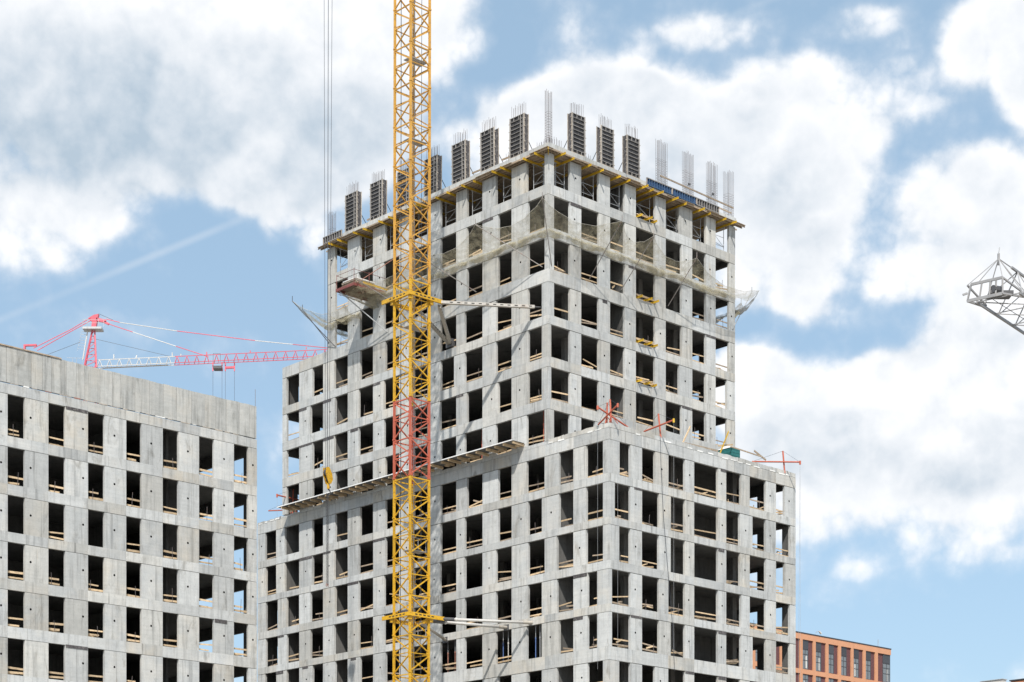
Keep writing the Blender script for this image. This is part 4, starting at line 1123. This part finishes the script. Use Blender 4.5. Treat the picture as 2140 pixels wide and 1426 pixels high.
# collars and ties
def collar(zc, ext_l, ext_r, mat):
    h = .30; o = HS + .17
    cm = MB()
    cm.box(-o, o + ext_l, -o - .14, -o, zc - h / 2, zc + h / 2)        # along u, near-left face
    cm.box(-o - .14, -o, -o - .14, o + ext_r, zc - h / 2 - .002, zc + h / 2 + .002)
    cm.box(-o, o + .1, o, o + .14, zc - h / 2 - .25, zc + h / 2 - .25)
    cm.box(o, o + .14, -o, o, zc - h / 2 - .25, zc + h / 2 - .25)
    c = cm.build('collar', mat, crane)
    for i in range(5):
        s = -.7 + i * .42
        MB().box(s, s + .24, -o - .15, -o - .139, zc - .03, zc + .05).build('slot_shade', M['hole'], c)  # raised dark strips stand for the shade inside the collar slots
        MB().box(-o - .155, -o - .139, s, s + .24, zc - .03, zc + .05).build('slot_shade', M['hole'], c)
    for a in (-1, 1):
        for b_ in (-1, 1): MB().box(a * (HS + .08) - .12, a * (HS + .08) + .12, b_ * (HS + .08) - .12, b_ * (HS + .08) + .12, zc - .42, zc - .15).build('clamp', mat, c)
    return c
zc1, zc2 = zy(626), zy(1290)
collar(zc1, 1.05, .95, M['yellow']); collar(zc2, .95, 1.2, M['yellow'])
o_ = HS + .24
def tie_lattice(p, q, w, h, mat, name):
    """flat slotted box strut"""
    p, q = Vector(p), Vector(q); root = MB().bar(p, q, w, h).build(name, mat, crane)
    d = (q - p); n = int(d.length / .55)
    for i in range(1, n):
        c = p + d * ((i + .2) / n); e = p + d * ((i + .62) / n)
        sl = MB(); sl.bar(c, e, w + .016, .07); sl.build('slot_shade', M['hole'], root)  # dark strip painted as the shaded opening of the strut
    pr = MB(); dn = d.normalized(); pr.tube([p - dn * .45, p + dn * .1], .05, 8); pr.tube([q - dn * .1, q + dn * .5], .05, 8); pr.build('pin_rod', M['steel_dark'], root)
    return root
aL = onL(1122, 643); tgt = (aL[0] - mu, -mv + .12, aL[1])
stR = (-o_ + .05, HS + 1.05, zc1 - .02)
tie_lattice(stR, (tgt[0], tgt[1] - .5, tgt[2]), .28, .22, M['tie_cream'], 'wall_tie')
aL2 = onL(938, 716); tg2 = (aL2[0] - mu, -mv + .05, aL2[1])
tie_lattice((stR[0] + .1, stR[1] - .1, zc1 - .32), tg2, .26, .24, M['strut_grey'], 'wall_tie')
tie_lattice((o_ * .6, o_ + .1, zc1 - .42), (tg2[0] + .15, tg2[1], tg2[2]), .26, .24, M['strut_grey'], 'wall_tie')
MB().box(tg2[0] - .35, tg2[0] + .45, tg2[1] - .1, tg2[1] + .25, tg2[2] - .35, tg2[2] + .3).build('tie_bracket', M['steel_dark'], crane)
def tie_tube(p, q, name, mat):
    p, q = Vector(p), Vector(q); d = (q - p).normalized()
    r = MB().tube([p, q], .115, 12).build(name, mat, crane, True)
    MB().tube([p - d * .5, p + d * .9], .15, 12).build('end_sleeve', M['steel_dark'] if mat is M['white_paint'] else mat, r)
    MB().tube([p + d * 1.0, p + d * 1.12], .16, 12).build('flange', mat, r)
    MB().tube([q - d * .75, q], .14, 12).build('end_sleeve', M['strut_grey'], r)
    return r
stB = (-o_ + .05, HS + 1.3, zc2 - .02)
for i, (x, y, st, mt) in enumerate(((1112, 1301, stB, M['white_paint']), (1058, 1311, (stB[0] + .35, stB[1] - .6, zc2 - .22), M['white_paint']), (930, 1337, (o_ * .3, o_ + .2, zc2 - .3), M['strut_grey']))):
    a = onL(x, y); tie_tube(st, (a[0] - mu, -mv - .02, a[1]), 'tie_tube', mt)
    MB().box(a[0] - mu - .32, a[0] - mu + .32, -mv - .06, -mv - .012, a[1] - .24, a[1] + .24).build('wall_plate', M['steel_dark'], crane)

# ------------------------------------------------------------------ hook block on its ropes
HD = 156.0
hk = thing('hook_block', 'yellow hook block with chain sling hanging on ropes in front of the left face', 'crane hook', px(684, 1225, HD), ROT)
hb = px(684, 1225, HD)
def hp(x, y): 
    q = px(x, y, HD); return (q - hb)
def hl(x, y, d=0):
    q = hp(x, y); c, s = math.cos(-ROT), math.sin(-ROT)
    return (q.x * s + q.y * c + 0, q.x * c - q.y * s, q.z)      # (u,v,z) local
for x0, x1, r in ((677, 680, .018), (686.5, 684, .026), (695, 688, .018)):
    MB().tube([hl(x1, 985), hl(x0, -160)], r, 5).build('hoist_rope', M['cable'], hk)
def disc(m, c, r, th, n=14):
    pts = [(c[0], c[1] + r * math.cos(2 * math.pi * i / n), c[2] + r * math.sin(2 * math.pi * i / n)) for i in range(n)]
    return m.poly([(p[0] - th / 2, p[1], p[2]) for p in pts], th, (1, 0, 0))
a = hl(679, 988); b_ = hl(688, 1003)
pl_ = MB()
pts = [(-.1, -.28, 1.02), (-.1, .02, 1.1), (-.1, .34, .55), (-.1, .40, .1), (-.1, .22, -.25), (-.1, -.02, -.25), (-.1, -.30, .45)]
oz = hl(684, 1005)
cheek = MB(); cheek.poly([(p[0] - .14 + oz[0], p[1] + oz[1], p[2] + oz[2]) for p in pts], .06, (1, 0, 0)); cheek.build('cheek_plate', M['yellow'], hk)
cheek = MB(); cheek.poly([(p[0] + .24 + oz[0], p[1] + oz[1], p[2] + oz[2]) for p in pts], .06, (1, 0, 0)); cheek.build('cheek_plate', M['yellow'], hk)
disc(MB(), (oz[0], oz[1] - .05, oz[2] + .65), .30, .2).build('sheave', M['steel_dark'], hk)
disc(MB(), (oz[0], oz[1] + .16, oz[2] + .18), .26, .2).build('sheave', M['steel_dark'], hk)
MB().tube([(oz[0], oz[1] + .1, oz[2] - .2), (oz[0], oz[1] + .1, oz[2] - .65)], .11, 8).build('shank', M['yellow'], hk)
hc = [(oz[0], oz[1] + .1 + .20 * math.sin(t_) , oz[2] - .92 + .22 * math.cos(t_)) for t_ in [i * .42 for i in range(0, 11)]]
MB().tube(hc, [.06 - .003 * i for i in range(11)], 8).build('hook', M['steel_dark'], hk)
zt_ = oz[2] - 1.14; zb_ = 0.15; z = zt_; i = 0
chain = MB()
while z > zb_:
    w = .05
    if i % 2: chain.bar((oz[0] + w, oz[1] + .08, z), (oz[0] + w, oz[1] + .08, z - .16), .022); chain.bar((oz[0] - w, oz[1] + .08, z), (oz[0] - w, oz[1] + .08, z - .16), .022)
    else: chain.bar((oz[0], oz[1] + .08 + w, z), (oz[0], oz[1] + .08 + w, z - .16), .022); chain.bar((oz[0], oz[1] + .08 - w, z), (oz[0], oz[1] + .08 - w, z - .16), .022)
    z -= .13; i += 1
chain.build('chain', M['steel_dark'], hk)
ch2 = MB(); ch2.v = [(x - .14, y, z) for (x, y, z) in chain.v]; ch2.f = list(chain.f); ch2.build('chain', M['steel_dark'], hk)
for s in (-.03, -.2): MB().tube([(oz[0], oz[1] + .12 + s, .2), (oz[0], oz[1] + .06 + s, .02), (oz[0], oz[1] + .16 + s, -.05)], .03, 6).build('sling_hook', M['rust'], hk)

# ------------------------------------------------------------------ pink crane far behind
PD = 340.0
def pp(x, y, Y=PD): return px(x, y, Y)
pk0 = pp(190, 765); pk0.z = 0
pc = thing('distant_crane', 'distant pink and white hammerhead crane above the left block', 'crane', pk0)
def pq(x, y, Y=PD): return tuple(pp(x, y, Y) - pk0)
def jy(x): return PD - (x - 205) / 480 * 8      # the jib comes a little nearer to the right
FB = lambda: MB(False)
for (x0, x1, mat) in ((203, 365, 'white_paint'), (365, 780, 'pink')):
    j = FB(); ny = lambda x: 766 - (x - 203) * .046
    top = lambda x: Vector(pq(x, ny(x) - 13.2, jy(x)))
    b1 = lambda x: Vector(pq(x, ny(x), jy(x) - .7)); b2 = lambda x: Vector(pq(x, ny(x) + 4.8, jy(x) + .9)) 
    for fn in (top, b1, b2): j.bar(fn(x0), fn(x1), .105)
    jb = j.build('jib_section', M[mat], pc)
    x = x0; st = 10.3
    while x < x1 - st:
        for lo in (b1, b2):
            FB().bar(lo(x), top(x + st / 2), .06).build('lacing', M[mat], jb)
            FB().bar(top(x + st / 2), lo(x + st), .06).build('lacing', M[mat], jb)
        FB().bar(b1(x), b2(x), .07).build('lacing', M[mat], jb)
        x += st * 2
    if mat == 'white_paint':
        FB().bar(b2(214) + Vector((0, -.3, 0)), b2(352) + Vector((0, -.3, 0)), .4, .05).build('walkway', M['steel'], jb)
ap = [pq(176, 766, PD - 1), pq(202, 768, PD - 1), pq(178, 766, PD + 1.2), pq(200, 768, PD + 1.2)]
tw = FB(); tops = [pq(193, 690), pq(198, 690), pq(193, 690, PD + .6), pq(198, 690, PD + .6)]
for a, b_ in zip(ap, tops): tw.bar(a, b_, .22)
tw = tw.build('apex_tower', M['pink'], pc)
for i in range(6):
    f0, f1 = i / 6, (i + 1) / 6
    a = Vector(ap[0]).lerp(Vector(tops[0]), f0); b_ = Vector(ap[1]).lerp(Vector(tops[1]), f1 if i % 2 == 0 else f1)
    FB().bar(a, b_, .1).build('lacing', M['pink'], tw); FB().bar(Vector(ap[2]).lerp(Vector(tops[2]), f0), Vector(ap[3]).lerp(Vector(tops[3]), f0), .1).build('lacing', M['pink'], tw)
m = FB(); pts = [pq(190, 690), pq(199, 690), pq(203, 668), pq(206, 656), pq(196, 658), pq(184, 665), pq(192, 672)]
m.poly(pts, .8, (0, 1, 0)); m.build('apex_head', M['pink'], pc)
m = FB(); m.poly([pq(201, 664), pq(221, 668), pq(222, 674), pq(202, 671)], .5, (0, 1, 0)); m.build('tie_arm', M['pink'], pc)
m = FB(); m.poly([pq(219, 671), pq(229, 676), pq(226, 679), pq(216, 674)], .4, (0, 1, 0)); m.build('tie_arm', M['pink'], pc)
m = FB(); a = pq(172, 684, PD - 1); b_ = pq(217, 684, PD + 1); m.box(a[0], b_[0], a[1], b_[1], a[2] - .25, a[2] + .12); plt = m.build('top_platform', M['steel'], pc)
for x in (172, 183, 206, 217): FB().tube([pq(x, 684, PD - 1), pq(x, 668, PD - 1)], .04, 4).build('rail_post', M['steel'], plt)
for y in (668, 675): FB().tube([pq(172, y, PD - 1), pq(217, y, PD - 1)], .035, 4).build('rail', M['steel'], plt)
def rod(pts, mats_):
    for (a, b_), mt in zip(zip(pts[:-1], pts[1:]), mats_): FB().tube([pq(*a), pq(*b_)], .075, 5).build('tie_rod', M[mt], pc)
rod([(222, 667), (250, 674), (370, 692), (533, 712), (612, 720), (780, 737)], ['pink', 'white_paint', 'pink', 'white_paint', 'pink'])
rod([(226, 677), (277, 694), (368, 724), (436, 746)], ['pink', 'white_paint', 'pink'])
rod([(190, 664), (150, 688), (70, 728)], ['pink', 'pink']); rod([(190, 670), (150, 692), (78, 733)], ['pink', 'pink'])
FB().tube([pq(200, 709), pq(355, 745)], .035, 4).build('jib_cable', M['steel_dark'], pc); FB().tube([pq(168, 715), pq(98, 742)], .035, 4).build('jib_cable', M['steel_dark'], pc)
FB().tube([pq(206, 656), pq(236, 669)], .04, 4).build('jib_cable', M['steel_dark'], pc)
# caged ladder beside the apex
FB().bar(pq(184, 687), pq(173, 752), .16).build('ladder', M['white_paint'], pc)
for i in range(7): FB().tube([pq(183 - i * 1.4, 694 + i * 6), pq(171 - i * 1.4, 693 + i * 6), pq(169 - i * 1.4, 698 + i * 6)], .035, 4).build('cage_hoop', M['steel'], pc)
# counter-jib head peeping over the parapet
m = FB(); m.poly([pq(49, 720), pq(76, 719), pq(76, 722.5), pq(53, 723), pq(52, 732), pq(49, 732)], .5, (0, 1, 0)); m.build('counterjib_gantry', M['pink'], pc)
for x in (152, 160, 172): FB().tube([pq(x, 760), pq(x, 748)], .04, 4).build('counterjib_rail', M['steel'], pc)
FB().tube([pq(140, 748), pq(175, 749)], .04, 4).build('counterjib_rail', M['steel'], pc)
m = FB(); a, b_ = pq(445, 765, jy(450) - 1.2), pq(491, 768, jy(480) + 1.0)
m.box(a[0], a[0] + 1.5, a[1], b_[1], a[2] - .40, a[2] + .05); tl = m.build('trolley', M['steel_dark'], pc)
for x in (445, 464, 471, 490):
    FB().bar(pq(x, 757, jy(x)), pq(x, 776, jy(x)), .18).build('trolley_arm', M['pink'], pc)
    FB().tube([pq(x, 776, jy(x)), pq(x - .2, 990, jy(x))], .03, 4).build('hoist_rope', M['cable'], pc)
FB().bar(pq(472, 769, jy(475)), pq(490, 768, jy(485)), .35).build('trolley_arm', M['pink'], pc)
for x in (445.5, 460.5): FB().tube([pq(x, 757, jy(x)), pq(x, 739, jy(x))], .035, 4).build('cage_post', M['steel_dark'], pc)
FB().tube([pq(445.5, 739, jy(450)), pq(460.5, 739, jy(455))], .035, 4).build('cage_post', M['steel_dark'], pc)
for x, y, h in ((238, 750, 9), (284, 749, 6), (360, 747, 10), (378, 744, 4), (432, 744, 8), (523, 738, 5), (640, 730, 4)): FB().bar(pq(x, y), pq(x + (2 if h == 6 else 0), y - h), .16).build('jib_lug', M['white_paint'] if x < 400 else M['pink'], pc)
# crane tower below, hidden by the left block
tb = FB()
for dx in (-1, 1):
    for dy in (-1, 1): tb.bar((dx, dy, 0), (dx, dy, pq(190, 768)[2]), .2)
tb.build('mast', M['pink'], pc)

# ------------------------------------------------------------------ white jib tip at the right edge
WD = 75.0
wj = thing('white_jib', 'white crane jib tip reaching in at the right edge of the sky', 'crane', px(2086, 1995, WD))
w0 = px(2086, 1995, WD)
A0 = px(2042, 632, WD) - w0; B0 = px(2127, 600, WD * .9765) - w0; B0.z = A0.z
jd = Vector((.606, .795, 0))
wd = (B0 - A0); wd.z = 0; wd = wd - jd * wd.dot(jd); wdn = wd.normalized(); JW = 1.75
A0 = A0; B0 = A0 + wdn * JW
T0_ = (A0 + B0) / 2 + jd * 1.3 + Vector((0, 0, 1.55))
Lj = 24.0
m = FB(); m.bar(A0, A0 + jd * Lj, .075, .10); m.bar(B0, B0 + jd * Lj, .075, .10); m.bar(T0_, T0_ + jd * (Lj - 2), .08); ch = m.build('chords', M['jib_grey'], wj)
s = 0.0; i = 0
while s < Lj - 3:
    for base in (A0, B0):
        FB().bar(base + jd * (s + .3), T0_ + jd * (s + .6), .036).build('lacing', M['jib_grey'], wj)
        FB().bar(T0_ + jd * (s + .6), base + jd * (s + 2.0), .036).build('lacing', M['jib_grey'], wj)
    FB().bar(A0 + jd * s, B0 + jd * s, .034).build('lacing', M['jib_grey'], wj)
    FB().bar(A0 + jd * s, B0 + jd * (s + 1.7), .034).build('lacing', M['jib_grey'], wj)
    s += 1.7
# end frame (box of flats round the pulley) with apex
C = (A0 + B0) / 2
e = MB(False)
fr = [A0 - jd * .35 - wdn * .25, B0 - jd * .35 - wdn * .55]
up = Vector((0, 0, .62))
e.bar(fr[0], fr[1], .06, .12); e.bar(fr[0] + up + wdn * .15, fr[1] + up, .06, .10)
for k in (0, .35, .62, .8, 1.0): e.bar(fr[0].lerp(fr[1], k), (fr[0] + up + wdn * .15).lerp(fr[1] + up, k), .06)
e.bar(fr[0], A0 + jd * .6, .07); e.bar(fr[1], B0 + jd * .6, .07); e.bar(fr[0] + up, A0 + jd * .9 + Vector((0, 0, .1)), .06); e.bar(fr[1] + up, B0 + jd * .9 + Vector((0, 0, .1)), .06)
e.bar(fr[0] + up * .5, fr[0] + up * .4 - jd * .1 - wdn * .15, .07)
e.build('end_frame', M['jib_grey'], wj)
m = FB(); m.box(C.x - .35, C.x + .55, C.y - .2, C.y + .5, C.z + .1, C.z + .22); m.build('end_plate', M['steel_dark'], wj)
m = FB(); m.tube([C - jd * .3 + Vector((-.1, 0, .25)), C - jd * .1 + Vector((.1, 0, .25))], .16, 10); m.build('pulley', M['steel_dark'], wj)
AP = px(2087, 541, WD) - w0
for q in (fr[0] + up, fr[1] + up, fr[0].lerp(fr[1], .3) + up, A0 + jd * .7, B0 + jd * .7, B0 + jd * 1.4, T0_ + jd * .4, T0_ + jd * 2.3):
    FB().bar(AP, q, .028).build('apex_strut', M['jib_grey'], wj)
FB().bar(AP - Vector((0, 0, .25)), AP + Vector((0, 0, .2)), .08).build('apex_post', M['jib_grey'], wj)
FB().bar(AP + Vector((0, 0, .2)), AP + Vector((.04, 0, .45)), .03).build('beacon', M['steel'], wj)
FB().tube([fr[0].lerp(fr[1], .6), A0 + jd * 8 + wdn * .9 - Vector((0, 0, .1))], .012, 4).build('jib_rope', M['cable'], wj)

# ------------------------------------------------------------------ orange and plum brick block behind, right
bu, bv = to_uv(*(px(1663, 0, 195.0).xy))
bk = sthing('finished_block', 'finished block in plum brick with orange frame grid at lower right', 'building', bu, bv, 0)
bk.scale = (1, .45, 1)           # shallow facade relief
ZB = 34.55
cols_ = [(-20.0 + i * 2.19, -20.0 + i * 2.19 + .44) for i in range(9)] + [(.70, 1.15), (2.87, 3.31), (5.0, 5.46), (7.11, 7.6), (9.34, 9.75), (11.43, 11.89), (13.55, 14.06)]
END = 16.4
STO = 3.62
MB().box(.30, 32, -20, END - .05, 0, ZB - .06).build('wall', M['plum'], bk)
MB().box(-.06, 32.2, -20.1, END + .05, ZB - .02, ZB + .10).build('roof_edge', M['slate_panel'], bk)
lev = [ZB - .03]
for f_ in range(9):
    z1 = ZB - .03 - f_ * STO; h = .58 if f_ == 0 else .48
    MB().box(0, .296, -20, END, z1 - h, z1).build('orange_band', M['orange_frame'], bk)
    z0 = z1 - STO; zt_ = z1 - h
    for (a, b_) in cols_:
        MB().box(.003, .293, a, b_, z0, zt_).build('orange_post', M['orange_frame'], bk)
    starts = [b_ for _, b_ in cols_]; ends = [a for a, _ in cols_[1:]] + [END]
    for j, (a, b_) in enumerate(zip(starts, ends)):
        if f_ > 4: break
        last = j == len(starts) - 1
        if last: wa, wb = a + (b_ - a) * .42, b_ - .02
        else: wa, wb = a + .01, a + (b_ - a) * .60
        slate = .95 if f_ == 0 else .0
        if slate: MB().box(.20, .297, wa, wb, zt_ - slate, zt_ - .003).build('slate_panel', M['slate_panel'], bk)
        wz1 = zt_ - slate - .02; wz0 = z0 + .06
        win = MB().box(.24, .298, wa, wb, wz0, wz1).build('window', M['glass'], bk)
        for s in (wa, (wa + wb) / 2 - .03, wb - .06): MB().box(.20, .238, s, s + .06, wz0, wz1).build('mullion', M['slate_panel'], win)
        for zz in (wz1 - .06, wz1 - .55, wz0 + .85): MB().box(.195, .236, wa + .062, wb - .062, zz, zz + .06).build('transom', M['slate_panel'], win)
        if rnd.random() < .7:
            c0 = rnd.uniform(wa + .1, (wa + wb) / 2); MB().box(.228, .2395, c0 + .07, c0 + rnd.uniform(.2, .45), wz0 + .1, wz1 - .65).build('curtain', M['curtain'], win)
a = (.5, 4.3, ZB + .1)
fl = sthing('roof_lamp', 'small white bent-neck lamp on the roof of the brick block', 'lamp', bu + .5, bv + 4.6, ZB + .1)
MB().tube([(0, -.7, 0), (0, -.6, .4), (0, -.2, .55), (0, 0, .53)], .03, 6).build('neck', M['steel'], fl); MB().tube([(0, -.05, .55), (0, .2, .35)], [.08, .12], 8).build('shade', M['white_paint'], fl)
o = MB().tube([(0, 0, 0), (0, 0, .9)], .03, 5).build('roof_antenna', M['steel']); o.location = P(bu + .6, bv + 14.9, ZB + .1); o.rotation_euler = (0, 0, ROT); tag(o, 'thin antenna on the right end of the brick block roof', 'antenna')
# far roof tops peeping in at the lower right corner
fb = sthing('far_plant_room', 'pale rooftop plant room just showing at the lower right corner', 'building', *to_uv(*(px(2095, 0, 230).xy)), 0)
zt_ = EYE + (YH - 1420) / F * 230
MB().box(0, 3, 0, .8, 0, zt_).build('wall', M['white_paint'], fb); MB().box(-.1, 3.1, -.1, .9, zt_, zt_ + .08).build('roof', M['steel'], fb)
fb = sthing('far_block', 'orange trimmed roof corner at the bottom right edge', 'building', *to_uv(*(px(2112, 0, 200).xy)), 0)
zt_ = EYE + (YH - 1424) / F * 200
MB().box(-12, 0, -.0, 9, 0, zt_ - .05).build('wall', M['orange_frame'], fb); MB().box(-12.1, .1, -.1, 9.1, zt_, zt_ + .12).build('roof_edge', M['slate_panel'], fb)

scene.render.engine = 'CYCLES'
scene.cycles.max_bounces = 8
scene.cycles.transparent_max_bounces = 16
